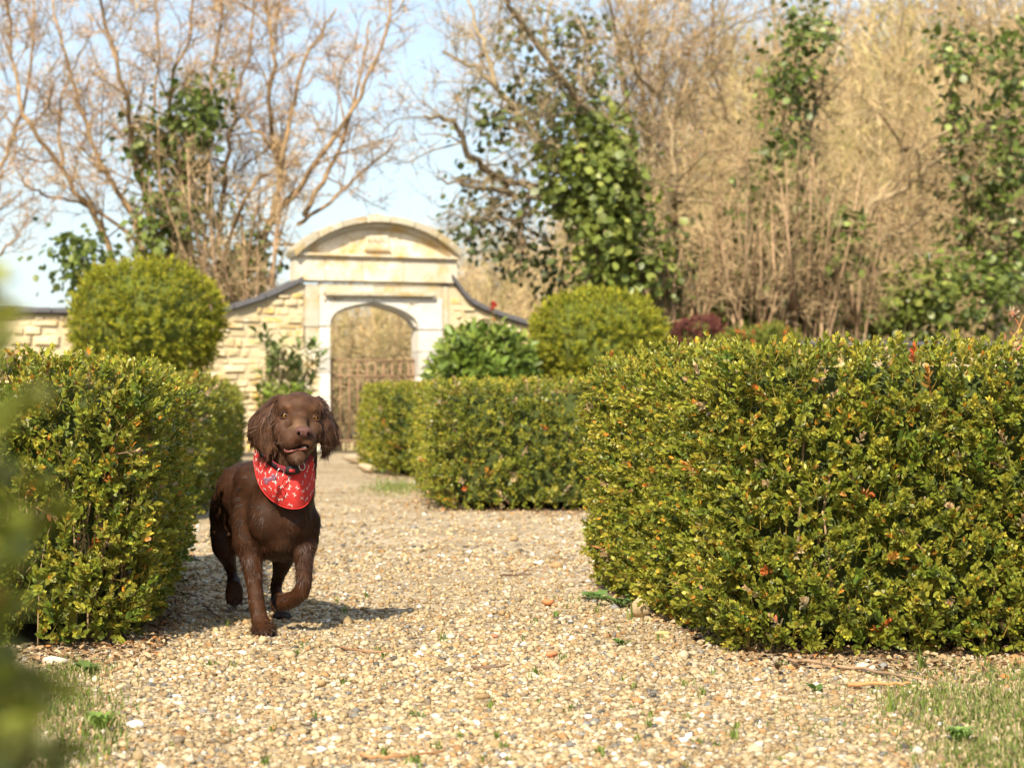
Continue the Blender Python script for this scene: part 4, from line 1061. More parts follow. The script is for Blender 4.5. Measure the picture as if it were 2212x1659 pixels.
# ---- fur: fine flat hairs lying along the coat
def fur(n, length, width, select, flow, seed, name, lift=.1, wave=0., segs=2, shade=(.7, 1.45), parent=None, locks=0, roll_=.3, clump=.65, stray=.12):
    r = np.random.default_rng(seed)
    tri = np.array([q[:3] for q in polys] + [(q[0], q[2], q[3]) for q in polys if len(q) == 4])
    ce = BV[tri].mean(1); ok = select(ce); tri = tri[ok]
    A_ = np.linalg.norm(np.cross(BV[tri[:, 1]] - BV[tri[:, 0]], BV[tri[:, 2]] - BV[tri[:, 0]]), axis=1)
    k = r.choice(len(tri), n, p=A_ / A_.sum()); t = tri[k]
    b = r.dirichlet((1, 1, 1), n); p = (BV[t] * b[:, :, None]).sum(1); nn = norm((BN[t] * b[:, :, None]).sum(1))
    f = flow(p, nn); f = norm(f - nn * np.sum(f * nn, 1, keepdims=True)) + r.normal(size=(n, 3)) * stray
    f = norm(f - nn * np.sum(f * nn, 1, keepdims=True)); side = np.cross(nn, f)
    roll = r.normal(0, roll_, n)[:, None]; side_w = side * np.cos(roll) + nn * np.sin(roll)
    L = length * r.uniform(.6, 1.3, n); ph = r.uniform(0, 6.28, n); off = np.zeros((n, 3)); tint = np.ones(n)
    if locks:                       # hairs gather into wavy locks
        c = r.choice(n, locks, replace=False); own = np.empty(n, int)
        for i in range(0, n, 2000): own[i:i + 2000] = ((p[i:i + 2000, None] - p[c][None]) ** 2).sum(-1).argmin(1)
        off = (p[c] - p)[np.arange(n), :] if False else p[c][own] - p
        off -= nn * np.sum(off * nn, 1, keepdims=True); off -= f * np.sum(off * f, 1, keepdims=True)
        ph = r.uniform(0, 6.28, locks)[own] + r.normal(0, .25, n); f = norm(f + (r.normal(size=(locks, 3)) * stray * 1.5)[own]); side = norm(np.cross(nn, f))
        side_w = side * np.cos(roll) + nn * np.sin(roll); tint = r.uniform(.75, 1.35, locks)[own]; L = L * r.uniform(.75, 1.25, locks)[own]
    pts = []
    for s in range(segs + 1):
        q = s / segs
        pts.append(p - nn * .0006 + f * (L * q)[:, None] + nn * (L * (lift * q * (1.2 - q)))[:, None] + side * (wave * np.sin(q * 6.5 + ph) * L * q)[:, None] + off * (clump * q))
    W = (width * r.uniform(.6, 1.3, n))[:, None]; V = []
    for s in range(segs):
        w = W * (1 - (s / segs) ** 2 * .7); V += [pts[s] - side_w * w, pts[s] + side_w * w]
    V.append(pts[segs]); m = len(V); v = np.stack(V, 1).reshape(-1, 3); v[:, 2] = np.maximum(v[:, 2], .003)
    f4 = []
    for s in range(segs - 1): f4 += [(2 * s, 2 * s + 1, 2 * s + 3), (2 * s, 2 * s + 3, 2 * s + 2)]
    f4.append((2 * segs - 2, 2 * segs - 1, 2 * segs)); f4 = np.array(f4)
    tr = (f4[None] + (np.arange(n) * m)[:, None, None]).reshape(-1, 3)
    col = coat(p) * r.uniform(*shade, (n, 1)) * ((1 + .38 * vnoise(p, 7, 60) + .22 * vnoise(p, 8, 22)) * tint)[:, None]  # clump noise puts tuft highlights and shading into the hair colour
    return tag(mesh_np(name, v, tris=tr, mat=M_fur, col=np.repeat(np.clip(col, 0, .6), m, axis=0), parent=parent or dog), kind='stuff')
def region(p):
    u, v = view_uv(p); h = (p - HO) @ HM
    head = (p[:, 2] > .40) & (p[:, 1] < 5.02) & (v < 520)
    earm = head & (((u < 548) & (u > 320)) | (u > 795)) & (p[:, 1] > 4.84)
    return head, earm
def flow_body(p, n):
    u, v = view_uv(p); f = np.tile((0., .25, -1.), (len(p), 1))
    back = np.clip((p[:, 2] - .27) / .08, 0, 1)[:, None]
    return f * (1 - back) + np.array((-.25, .9, -.55)) * back
def flow_head(p, n):
    h = (p - HO) @ HM; f = np.column_stack([h[:, 0] * 9, np.where(h[:, 1] > -.02, .9, -1.0), np.full(len(p), -1.1)])
    return f @ HM.T
def flow_ear(p, n):
    u, v = view_uv(p); out = np.where(u < 600, -.35, .35)
    return np.column_stack([out * (1 - (v - 100) / 380), np.zeros(len(p)), np.full(len(p), -1.)])
fur(42000, .0135, .00055, lambda p: ~region(p)[0], flow_body, 101, 'coat_fur', lift=.07, locks=2600, clump=.25)
fur(17000, .0075, .0004, lambda p: region(p)[0] & ~region(p)[1], flow_head, 102, 'head_fur', lift=.08, shade=(.75, 1.4))
fur(17000, .021, .00075, lambda p: region(p)[1], flow_ear, 103, 'ear_fur', lift=.03, wave=.10, segs=3, shade=(.9, 2.0), locks=420, clump=.45, roll_=.2, stray=.06)
fur(700, .030, .0006, lambda p: region(p)[1], flow_ear, 106, 'ear_wisps', lift=.12, wave=.14, segs=4, shade=(.9, 1.9), locks=90, clump=.5, stray=.22)
fur(3500, .022, .0006, lambda p: (~region(p)[0]) & (((p[:, 2] < .05)) | ((p[:, 2] < .24) & (p[:, 2] > .14) & (p[:, 1] < 5.15))), flow_body, 104, 'leg_feathering', lift=.2, wave=.06, segs=3, locks=250, clump=.4)
fur(1400, .016, .0005, lambda p: region(p)[0] & (((p - HO) @ HM)[:, 1] < -.092), lambda p, n: np.tile((0., -.3, -1.), (len(p), 1)), 105, 'chin_beard', lift=.3, wave=.08, segs=3)

# ---- face
def sub(name, parts, mat, parent):
    g = Geo()
    for p in parts: g.add(*p)
    return g.build(name, mat, parent)
M_nose = mat_attr('nose_leather', rough=.6, spec=.22, vary=.2, vscale=300, bump=.25)
M_eye = mat_attr('eye', rough=.05, spec=.6)
M_wet = mat_attr('mouth', rough=.45, spec=.35); M_dark = mat_attr('hollow_shade', rough=1., spec=0.)
loc, _ = hit(700, 332); nc_ = loc + hf * -.004
g = Geo(); v, t, q = ellipsoid((0, 0, 0), (.0205, .0145, .0125), None, 22, 14)
v[:, 0] *= 1 - .18 * np.clip(-v[:, 1] / .0145, 0, 1)                     # narrower below
for s in (-1, 1):                                                        # alar wings and nostril hollows
    d2 = ((v[:, 0] - s * .0115) / .0055) ** 2 + ((v[:, 1] + .001) / .0055) ** 2; v[:, 2] += np.where(v[:, 2] > 0, .0035 * np.exp(-d2 * .5) - .0065 * np.exp(-d2 * 2.2), 0)
groove = np.exp(-(v[:, 0] / .0018) ** 2) * (v[:, 1] < .002); v[:, 2] -= .002 * groove * (v[:, 2] > 0)
nose = Geo(); nose.add(v @ HM.T + nc_, t, q, (.095, .043, .034)); nose_o = nose.build('nose', M_nose, bo)
for s in (-1, 1): sub('nostril', [(*ellipsoid(nc_ + HM @ np.array((s * .0108, -.0032, .0092)), (.0052, .0042, .0032), HM, 12, 8), (.006, .003, .003))], M_dark, nose_o)  # matte black lumps stand in for the shade inside the nostrils
for u0, v0, s in ((586, 229, -1), (768, 244, 1)):
    loc, _ = hit(u0, v0); c = loc - hf * .0058; R_ = .0092
    gz = norm(hf + np.array((0, 0, .06))); up = norm(hu - gz * (hu @ gz)); rt = np.cross(up, gz); EM = np.column_stack([rt, up, gz])
    v, t, q = ellipsoid((0, 0, 0), (R_, R_, R_), None, 24, 26)
    ang = np.arccos(np.clip(v[:, 2] / R_, -1, 1))
    col = np.where((ang < .47)[:, None], (.004, .003, .003), np.where((ang < .78)[:, None], (.34, .14, .018), (.03, .016, .01)))
    col = np.where(((ang > .68) & (ang < .80))[:, None], (.10, .04, .01), col)
    ge = Geo(); ge.add(v @ EM.T + c, t, q, col); ge.build('eye', M_eye, bo)
    th = np.linspace(0, 2 * math.pi, 25)[:-1]
    def rim(k, off): return np.array([c + EM @ np.array((.0112 * k * math.cos(a_), (.0068 if math.sin(a_) > 0 else .0068) * k * math.sin(a_) + .0015 * math.cos(a_) * -s, R_ * off * math.sqrt(max(.05, 1 - .55 * math.cos(a_) ** 2)))) for a_ in th])
    for nm, k, off, rad, cc in (('eyelid', 1.10, .74, .0036, (.032, .014, .007)), ('eye_rim', 1.0, .86, .0015, (.17, .085, .06))):
        pts = rim(k, off); pts = np.vstack([pts, pts[:2]]); v, t, q = tube(pts, rad, 6, cap=False); gr = Geo(); gr.add(v, t, q, cc); gr.build(nm, M_nose if nm == 'eye_rim' else M_coat, bo)
# mouth: black strip painted as the gap's shade, pink lower lip, a few teeth
def surf_line(pts, n, push=.0): return np.array([hit(u, v)[0] + np.array((0, -push, 0)) for u, v in spline([(a, b, 0) for a, b in pts], n)[:, :2]])
ml = surf_line([(598, 442), (625, 438), (655, 428), (690, 418), (716, 418), (732, 428)], 16, -.0012)
v, t, q = tube(ml, [.0012] + [.0024] * 3 + [.0034] * 3 + [.0056] * 7 + [.004, .0015], 7); sub('mouth_shade', [(v, t, q, (.008, .004, .003))], M_dark, bo)
ll = surf_line([(582, 436), (594, 450), (618, 449), (645, 443), (675, 438), (706, 435), (724, 434)], 16, .0012)
v, t, q = tube(ll, [.002, .0045, .0055, .005, .0044, .004, .004, .004, .004, .004, .004, .004, .0038, .0034, .003, .0016], 7); sub('lower_lip', [(v, t, q, (.36, .13, .11))], M_wet, bo)
tl = surf_line([(664, 428), (690, 427), (718, 428)], 6, .0042)
v, t, q = tube(tl, .0013, 5); sub('teeth', [(v, t, q, (.62, .58, .52))], M_wet, bo)
g = Geo()
for s in (-1, 1):                     # whiskers
    for k in range(3):
        a_ = HP(s * (.022 + .003 * k), -.055 - .006 * (k % 3), .05); e = a_ + HM @ np.array((s * (.05 + .01 * k), .012 * (k - 2), .005)); v, t, q = tube(spline([a_, (a_ + e) / 2 + HM @ np.array((0, .006, 0)), e], 5), (.00022, .0002, .0002, .00015, .0001), 3); g.add(v, t, q, (.16, .10, .07))
tag(g.build('whiskers', M_fur, bo), kind='stuff')
for (cu, cv, cd, dus) in ((448, 1600, 4.9, (-52, -20, 18, 52)), (565, 1512, 5.31, (-40, -12, 18, 44))):
    g = Geo()
    for du in dus:
        b0 = D(cu + du, cv - 2, cd); v, t, q = tube([b0 + np.array((0, .012, .006)), b0, b0 + np.array((0, -.006, -.004))], (.0028, .0022, .0008), 5); v[:, 2] = np.maximum(v[:, 2], .004); g.add(v, t, q, (.03, .018, .012))
    tag(g.build('claws', M_nose, bo), kind='stuff')

# ---- bandana: a cloth wrapped round the neck, hanging on the chest
TOP = [(388, 448), (412, 462), (455, 505), (500, 560), (550, 588), (610, 600), (665, 592), (712, 558), (742, 510), (760, 488)]
HEM = [(385, 505), (392, 560), (412, 635), (448, 705), (505, 765), (575, 802), (645, 813), (705, 798), (752, 735), (774, 620)]
TD = [5.05, 5.01, 4.965, 4.925, 4.90, 4.89, 4.895, 4.925, 4.97, 5.02]
HD = [5.06, 5.02, 4.985, 4.955, 4.93, 4.915, 4.91, 4.92, 4.955, 5.02]
NB, NS = 48, 20
tp = spline([D(u, v, d) for (u, v), d in zip(TOP, TD)], NB); hm_ = spline([D(u, v, d) for (u, v), d in zip(HEM, HD)], NB)
grid = np.zeros((NS, NB, 3))
for i in range(NS):
    s = i / (NS - 1)
    for j in range(NB):
        x = j / (NB - 1); p = tp[j] * (1 - s) + hm_[j] * s
        p = p + np.array((0, -.014 * math.sin(s * math.pi) * math.sin(x * math.pi) - .0045 * math.sin(x * 17 + s * 3) * s - .003 * math.sin(x * 31 - s * 4) * (1 - s) , 0)); grid[i, j] = p
# keep the cloth clear of the body
for i in range(NS):
    for j in range(NB):
        p = grid[i, j]; dr = Vector(p) - Vector((0, 0, CAM_H)); L_ = dr.length; loc, nr, _, dd = bvh.ray_cast(Vector((0, 0, CAM_H)), dr.normalized())
        if loc is not None and dd < L_ + .008 and dd > L_ - .09: grid[i, j] = np.array(Vector((0, 0, CAM_H)) + dr.normalized() * (dd - .008))
for _ in range(3):
    gsm = grid.copy(); gsm[1:-1, 1:-1] = (grid[:-2, 1:-1] + grid[2:, 1:-1] + grid[1:-1, :-2] + grid[1:-1, 2:] + grid[1:-1, 1:-1] * 2) / 6
    gsm[:, :, 1] = np.minimum(gsm[:, :, 1], grid[:, :, 1] + .004); grid = gsm
def bandana_mat():
    m, nt, b = new_mat('red_cotton'); b.inputs['Base Color'].default_value = (.50, .03, .027, 1); b.inputs['Roughness'].default_value = .8; b.inputs['Specular IOR Level'].default_value = .25
    tc = nt.nodes.new('ShaderNodeTexCoord'); n = nt.nodes.new('ShaderNodeTexNoise'); n.inputs['Scale'].default_value = 60
    nt.links.new(tc.outputs['Object'], n.inputs['Vector']); nt.links.new(ramp(nt, n.outputs['Fac'], [(.3, (.44, .026, .024)), (.7, (.56, .04, .034))]), b.inputs['Base Color'])
    w = nt.nodes.new('ShaderNodeTexNoise'); w.inputs['Scale'].default_value = 900; nt.links.new(tc.outputs['Object'], w.inputs['Vector'])
    bp = nt.nodes.new('ShaderNodeBump'); bp.inputs['Strength'].default_value = .3; bp.inputs['Distance'].default_value = .001; nt.links.new(w.outputs['Fac'], bp.inputs['Height']); nt.links.new(bp.outputs[0], b.inputs['Normal'])
    return m
GV = grid.reshape(-1, 3); GQ = [(i * NB + j, (i + 1) * NB + j, (i + 1) * NB + j + 1, i * NB + j + 1) for i in range(NS - 1) for j in range(NB - 1)]
ban = mesh_np('bandana', GV, quads=GQ, mat=bandana_mat(), parent=dog)
so = ban.modifiers.new('cloth_thickness', 'SOLIDIFY'); so.thickness = .0016; so.offset = -1 if True else 1
hemv, t, q = tube(grid[-1], .0016, 6); mesh_np('hem', hemv, t, q, ban.data.materials[0], None, ban)
hemv, t, q = tube(grid[0], .0016, 6); mesh_np('neck_edge', hemv, t, q, ban.data.materials[0], None, ban)
def cloth(s, x):
    i = min(max(s, 0), .999) * (NS - 1); j = min(max(x, 0), .999) * (NB - 1); a, b = int(i), int(j); f, h = i - a, j - b
    p = grid[a, b] * (1 - f) * (1 - h) + grid[a + 1, b] * f * (1 - h) + grid[a, b + 1] * (1 - f) * h + grid[a + 1, b + 1] * f * h
    return p
# printed white running dogs
SHAPES = [[(-.9, .0), (.6, .1), (.7, -.25), (-.8, -.35)], [(.5, .0), (1.0, .55), (1.35, .35), (.8, -.15)], [(-.9, -.1), (-1.35, .5), (-1.2, .55), (-.7, .0)],
          [(-.8, -.3), (-1.05, -.95), (-.85, -.95), (-.5, -.3)], [(.35, -.25), (.75, -.9), (.92, -.85), (.68, -.2)], [(-.5, -.3), (-.45, -.85), (-.28, -.85), (-.2, -.3)]]
pr = Geo(); r_ = np.random.default_rng(8); placed = []
for _ in range(900):
    s, x = r_.uniform(.06, .95), r_.uniform(.03, .97); c = cloth(s, x)
    if any(np.linalg.norm(c - o) < .0185 for o in placed): continue
    placed.append(c)
    e1 = cloth(s, min(x + .02, .999)) - c; e1 = norm(e1) if np.linalg.norm(e1) > 1e-6 else np.array((1., 0, 0)); e2 = norm(c - cloth(min(s + .05, .999), x) if s < .9 else cloth(s - .05, x) - c); nn = norm(np.cross(e1, e2)); nn = nn if nn[1] < 0 else -nn
    a_ = r_.choice((0, .5, -.6, 1.4, -1.5, 3.0)) + r_.normal(0, .3); ca, sa = math.cos(a_), math.sin(a_); k = .0062 * r_.uniform(.75, 1.15); fl = r_.choice((-1, 1))
    for sh in SHAPES:
        vv = []
        for qx, qy in sh:
            qx *= fl; X, Y = (qx * ca - qy * sa) * k, (qx * sa + qy * ca) * k; vv.append(c + e1 * X + e2 * Y + nn * .0012)
        pr.add(vv, q=[(0, 1, 2, 3)], col=np.array((.70, .55, .52)) * r_.uniform(.85, 1.1))
M_print = mat_attr('white_print', rough=.85, spec=.2)
tag(pr.build('printed_dogs', M_print, ban, smooth=False), kind='stuff')
# collar with buckle, ring and a bone shaped tag
CO = [D(u, v, d) for u, v, d in ((440, 470, 4.99), (480, 500, 4.945), (525, 545, 4.915), (575, 565, 4.89), (630, 572, 4.875), (685, 556, 4.885), (725, 515, 4.93), (750, 480, 4.98))]
cp = spline(CO, 40); push = []
for p in cp:
    dr = Vector(p) - Vector((0, 0, CAM_H)); L_ = dr.length; loc, nr, _, dd = bvh.ray_cast(Vector((0, 0, CAM_H)), dr.normalized())
    push.append(np.array(Vector((0, 0, CAM_H)) + dr.normalized() * (min(L_, dd - .006) if loc is not None and dd > L_ - .1 else L_)))
cp = np.array(push)
def strap(path, half, thick, col, name, parent, mat):
    up = np.array((0, -.25, 1.)); tan = norm(np.gradient(path, axis=0)); ww = norm(up - tan * (tan @ up)[:, None]); nn = np.cross(tan, ww); nn = np.where(nn[:, 1:2] > 0, -nn, nn)
    ring = np.stack([path - ww * half, path + ww * half, path + ww * half + nn * thick, path - ww * half + nn * thick], 1); n = len(path)
    q = [(i * 4 + k, i * 4 + (k + 1) % 4, (i + 1) * 4 + (k + 1) % 4, (i + 1) * 4 + k) for i in range(n - 1) for k in range(4)]
    g = Geo(); g.add(ring.reshape(-1, 3), q=q, col=col); return g.build(name, mat, parent)
M_web = mat_attr('webbing', rough=.7, spec=.3); M_steel = mat_plain('steel', (.55, .54, .52), rough=.25, metal=1.)
col_o = strap(cp, .0085, .0025, (.20, .018, .03), 'collar', dog, M_web)
strap(cp[:14], .006, .0036, (.012, .011, .012), 'collar_pad', col_o, M_web)
bk = cp[19:27]; strap(bk, .010, .006, (.014, .013, .014), 'buckle', col_o, M_web)
mid = bk[2:6]; strap(mid, .004, .0068, (.45, .03, .03), 'buckle_insert', col_o, M_web)
def ring3(c, rad, wire, tilt, name, parent):
    th = np.linspace(0, 2 * math.pi, 21); pts = np.array([c + rad * np.array((math.cos(a_) * .75, math.sin(tilt) * math.cos(a_), math.sin(a_))) for a_ in th]); v, t, q = tube(pts, wire, 6, cap=False); return mesh_np(name, v, t, q, M_steel, None, parent)
rc = D(556, 585, 4.86); ring3(rc, .010, .0013, .3, 'd_ring', col_o); ring3(D(532, 628, 4.855), .007, .0011, -.4, 'split_ring', col_o); ring3(D(690, 548, 4.868), .009, .0012, .5, 'd_ring', col_o)
tc_ = D(488, 628, 4.862); ta = norm(np.array((-1., 0, -.42))); tb = norm(np.array((-.42, 0, 1.))); g = Geo()
for s in (-1, 1):
    for w in (-1, 1): g.add(*ellipsoid(tc_ + ta * s * .0105 + tb * w * .0042, (.0055, .0012, .0055), None, 12, 8), (.16, .06, .10))
g.add(*ellipsoid(tc_, (.013, .0012, .0052), np.column_stack([ta, (0, 1, 0), tb]), 14, 8), (.16, .06, .10)); g.build('bone_tag', mat_attr('purple_tag', rough=.35, spec=.5), col_o)
# ------------------------------------------------------------------ gravel, grass, litter and small things on the ground
ICO = bmesh.new(); bmesh.ops.create_icosphere(ICO, subdivisions=1, radius=1.); ICO.verts.ensure_lookup_table()
OV = np.array([(1, 0, 0), (-1, 0, 0), (0, 1, 0), (0, -1, 0), (0, 0, 1), (0, 0, -1)], float); OF = np.array([(0, 2, 4), (2, 1, 4), (1, 3, 4), (3, 0, 4), (2, 0, 5), (1, 2, 5), (3, 1, 5), (0, 3, 5)])
IV = np.array([v.co[:] for v in ICO.verts]); IF = np.array([[v.index for v in f.verts] for f in ICO.faces]); ICO.free()
PAL_PEB = [(24, (.46, .35, .20)), (24, (.39, .28, .145)), (12, (.52, .42, .27)), (12, (.32, .21, .10)), (5, (.62, .54, .42)), (8, (.23, .175, .115)), (6, (.38, .21, .085)), (3, (.21, .20, .18)), (2, (.10, .09, .075)), (1.2, (.75, .71, .64))]
def in_bed(x, y):
    """inside a hedge footprint, where no gravel lies"""
    right = (y > 4.52) & (y < 6.2) & (x > .56 - (y - 4.5) * .15)
    left = (y > 4.72) & (y < 6.9) & (x < -.92 - (y - 4.7) * .12)
    return right | left
def pebbles(n, d0, d1, smin, smax, seed, TV=IV, TF=IF):
    r = np.random.default_rng(seed)
    d = 1 / r.uniform(1 / d1, 1 / d0, n) if True else r.uniform(d0, d1, n)
    px = r.uniform(-120, 2330, n); x = (px - 1106) / F * d
    keep = ~in_bed(x, d) & ((d < 4.7) | ((x > -1.6 - .12 * (d - 7)) & (x < 1.6)))
    x, d = x[keep], d[keep]; n = len(x)
    g1 = np.clip((-x - .55 - .05) / .3, 0, 1) * (d < 4.5); g2 = np.clip((x - .45) / .4, 0, 1) * (d < 4.35)
    keep = r.random(n) > np.clip(g1 * .55 + g2 * .5, 0, .6); x, d = x[keep], d[keep]; n = len(x)
    s = np.exp(r.uniform(math.log(smin), math.log(smax), n)) * np.where(r.random(n) < .03, 1.7, 1)
    sc3 = np.column_stack([s * r.uniform(.8, 1.35, n), s * r.uniform(.8, 1.35, n), s * r.uniform(.45, .75, n)])
    a = r.uniform(0, 6.28, n); tl = r.normal(0, .35, n)
    nvt = len(TV); shp = TV[None] * (1 + r.uniform(-.22, .22, (n, nvt, 1))) * sc3[:, None]
    ct, st = np.cos(tl)[:, None], np.sin(tl)[:, None]; yz = shp.copy(); yz[:, :, 0] = shp[:, :, 0] * ct - shp[:, :, 2] * st; yz[:, :, 2] = shp[:, :, 0] * st + shp[:, :, 2] * ct
    ca, sa = np.cos(a)[:, None], np.sin(a)[:, None]; v = yz.copy(); v[:, :, 0] = yz[:, :, 0] * ca - yz[:, :, 1] * sa; v[:, :, 1] = yz[:, :, 0] * sa + yz[:, :, 1] * ca
    z = .004 + sc3[:, 2] * r.uniform(-.1, .75, n)
    v += np.column_stack([x, d, z])[:, None]
    col = leaf_colours(n, r, PAL_PEB)
    damp = .84 + .16 * np.clip(vnoise(np.column_stack([x, d, x * 0]), 4, 2.2) + .4, -1, 1)
    return v.reshape(-1, 3), (TF[None] + (np.arange(n) * nvt)[:, None, None]).reshape(-1, 3), np.repeat(np.clip(col * damp[:, None], 0, .85), nvt, axis=0)
g = Geo()
for a_ in ((5500, 2.85, 4.6, .006, .0092, 1), (17000, 2.85, 4.6, .0036, .0066, 4, OV * 1.2, OF), (21000, 4.1, 7.5, .0040, .0088, 2, OV * 1.2, OF), (10500, 6.8, 14., .0055, .012, 3, OV * 1.2, OF)):
    v, f, c = pebbles(*a_); g.add(v, t=f, col=c)
tag(g.build('gravel', M_pebble), 'loose cream and tan pebbles covering the path', 'gravel', kind='stuff')

def ground_scatter(px0, px1, py0, py1, n, r):
    px = r.uniform(px0, px1, n); py = 870 + 1 / r.uniform(1 / (py1 - 870), 1 / (py0 - 870), n)
    return np.array([G(a, b) for a, b in zip(px, py)])
def blades(geo, base, h, r, pal, width=.0016, lean=.5):
    n = len(base); a = r.uniform(0, 6.28, n); H_ = h * r.uniform(.45, 1.25, n); ln = lean * r.uniform(.2, 1.4, n)
    d = np.column_stack([np.cos(a), np.sin(a), np.zeros(n)]); s = np.column_stack([-np.sin(a), np.cos(a), np.zeros(n)]) * width
    p0 = base; p1 = base + d * (H_ * ln * .35)[:, None] + np.array((0, 0, 1)) * (H_ * .6)[:, None]; p2 = base + d * (H_ * ln)[:, None] + np.array((0, 0, 1)) * H_[:, None] * np.clip(1 - ln * .35, .3, 1)[:, None]
    v = np.stack([p0 - s, p0 + s, p1 - s * .8, p1 + s * .8, p2], 1).reshape(-1, 3)
    f = np.array([(0, 1, 3), (0, 3, 2), (2, 3, 4)]); f = (f[None] + (np.arange(n) * 5)[:, None, None]).reshape(-1, 3)
    geo.add(v, t=f, col=np.repeat(leaf_colours(n, r, pal), 5, axis=0))
PAL_GRASS = [(24, (.13, .19, .03)), (22, (.19, .24, .045)), (24, (.30, .26, .11)), (20, (.42, .33, .18)), (8, (.10, .14, .03))]
r = np.random.default_rng(77); gg = Geo()
def patch(cx, cy, rx, ry, n, h, pal=PAL_GRASS):
    p = np.clip(r.normal(0, .55, (n * 2, 2)), -1.3, 1.3); ok = vnoise(np.column_stack([p * 2.2, p[:, :1] * 0]), 12, 2.) + r.uniform(-.4, .4, n * 2) > -.45; p = p[ok][:n]
    b = np.array([G(cx + a * rx, cy + b * ry) for a, b in p]); b = b[~((b[:, 1] > 4.75) & ((b[:, 0] > .7) | (b[:, 0] < -1.05)))]
    blades(gg, b + np.array((0, 0, .003)), h, r, pal)
patch(130, 1530, 130, 75, 1900, .020); patch(80, 1640, 170, 70, 1100, .020); patch(150, 1455, 80, 18, 600, .018); patch(215, 1600, 60, 40, 200, .025)
patch(2140, 1530, 190, 75, 5200, .018); patch(2160, 1640, 150, 60, 2600, .019); patch(1980, 1500, 120, 40, 700, .013); patch(1830, 1560, 200, 80, 450, .012); patch(2230, 1470, 80, 25, 500, .016)
patch(855, 1055, 60, 16, 1500, .035, [(30, (.20, .26, .06)), (20, (.28, .29, .10))]); patch(720, 1060, 120, 20, 500, .02)
for k in range(70):
    c = (r.uniform(350, 1700), r.uniform(1290, 1659)); patch(*c, r.uniform(5, 16), r.uniform(3, 8), int(r.uniform(8, 30)), r.uniform(.008, .02), PAL_GRASS[:2] + PAL_GRASS[4:])
tag(gg.build('grass', M_grass), 'thin green and straw coloured grass at the path edges', 'grass', kind='stuff')

# dead leaves, bark and twiglets under the hedges
r = np.random.default_rng(78); lg = Geo(); lv, lf = leaf_template(True)
pts = []
for (x0, y0, x1, y1, n, sp) in ((1640, 1432, 2230, 1420, 700, 22), (1290, 1262, 1640, 1425, 500, 12), (60, 1425, 330, 1408, 380, 14), (330, 1400, 410, 1250, 350, 14), (930, 1100, 1260, 1112, 420, 5), (905, 1072, 940, 1100, 120, 4), (790, 1030, 900, 1036, 160, 4)):
    t = r.uniform(0, 1, n); pts += [G(x0 + (x1 - x0) * k + r.normal(0, 14), max(1000, y0 + (y1 - y0) * k + r.normal(0, sp))) for k in t]
pts = np.array(pts); pts[:, 2] = r.uniform(.006, .018, len(pts)); n = len(pts)
ax = norm(np.column_stack([r.normal(size=n), r.normal(size=n), r.normal(0, .25, n)])); up = norm(np.column_stack([r.normal(0, .4, n), r.normal(0, .4, n), np.ones(n)]))
v, f, _ = batch(lv * np.array((1.2, 1, 2.)), lf, frames(ax, up), pts, r.uniform(.010, .026, n), None)
lg.add(v, t=f, col=np.repeat(leaf_colours(n, r, [(30, (.20, .12, .06)), (25, (.30, .19, .10)), (15, (.40, .28, .16)), (12, (.12, .075, .045)), (5, (.42, .17, .05))]), len(lv), axis=0))
tag(lg.build('leaf_litter', M_soil), 'dead brown leaves and bark bits lying under the hedges', 'leaf litter', kind='stuff')

# sticks on the path
def stick(label, pts, rad, col, z=None, seed=0, side=0):
    r = np.random.default_rng(seed); p3 = []
    for q in pts:
        b = G(*q) if len(q) == 2 else P(*q); b = b + np.array((0, 0, .011 + rad)) if len(q) == 2 else b; p3.append(b)
    path = spline(p3, 12); path[1:-1] += r.normal(0, rad * .35, path[1:-1].shape); path[:, 2] = np.maximum(path[:, 2], rad * .8 + .004)
    v, t, q = tube(path, np.linspace(rad, rad * .55, 12), 6); g = Geo(); g.add(v, t, q, col)
    if side:
        k = path[6]; v, t, q = tube([k, k + np.array((.03, .02, .012)), k + np.array((.06, .03, .016))], (rad * .5, rad * .4, rad * .2), 5); g.add(v, t, q, col)
    return tag(g.build('stick', M_bark), label, 'stick', 'fallen sticks and twigs')
stick('thin dark stick lying on open gravel in the middle of the path', [(1080, 1252), (1112, 1251), (1150, 1250)], .004, (.14, .09, .06), seed=1, side=1)
stick('bright orange twig poking from the right hedge low on its left side', [(1275, 1178, 6.05), (1310, 1188, 5.85), (1348, 1202, 5.65)], .003, (.42, .17, .07), seed=2)
stick('brown twig lying in front of the planted front paw', [(728, 1408), (790, 1418), (850, 1420)], .003, (.28, .15, .08), seed=3)
stick('reddish twig near the bottom of the path centre', [(780, 1648), (840, 1652), (960, 1638)], .0035, (.36, .18, .08), seed=4)
stick('brown twig left of the dog at the hedge foot', [(440, 1316), (462, 1334), (480, 1345)], .003, (.22, .12, .07), seed=5)
stick('long brown stick in front of the right hedge corner', [(1700, 1437), (1850, 1458), (1990, 1482)], .0045, (.30, .20, .12), seed=6, side=1)
stick('orange brown stick right of the path in the grass', [(1830, 1494), (1900, 1491), (1965, 1490)], .005, (.42, .22, .09), seed=7)
stick('short dark twig on the gravel below the dog', [(1020, 1452), (1060, 1455), (1100, 1448)], .003, (.20, .12, .08), seed=8)
stick('thin twig beside the cone shaped stone', [(1640, 1362), (1690, 1372), (1740, 1366)], .003, (.30, .19, .12), seed=9)

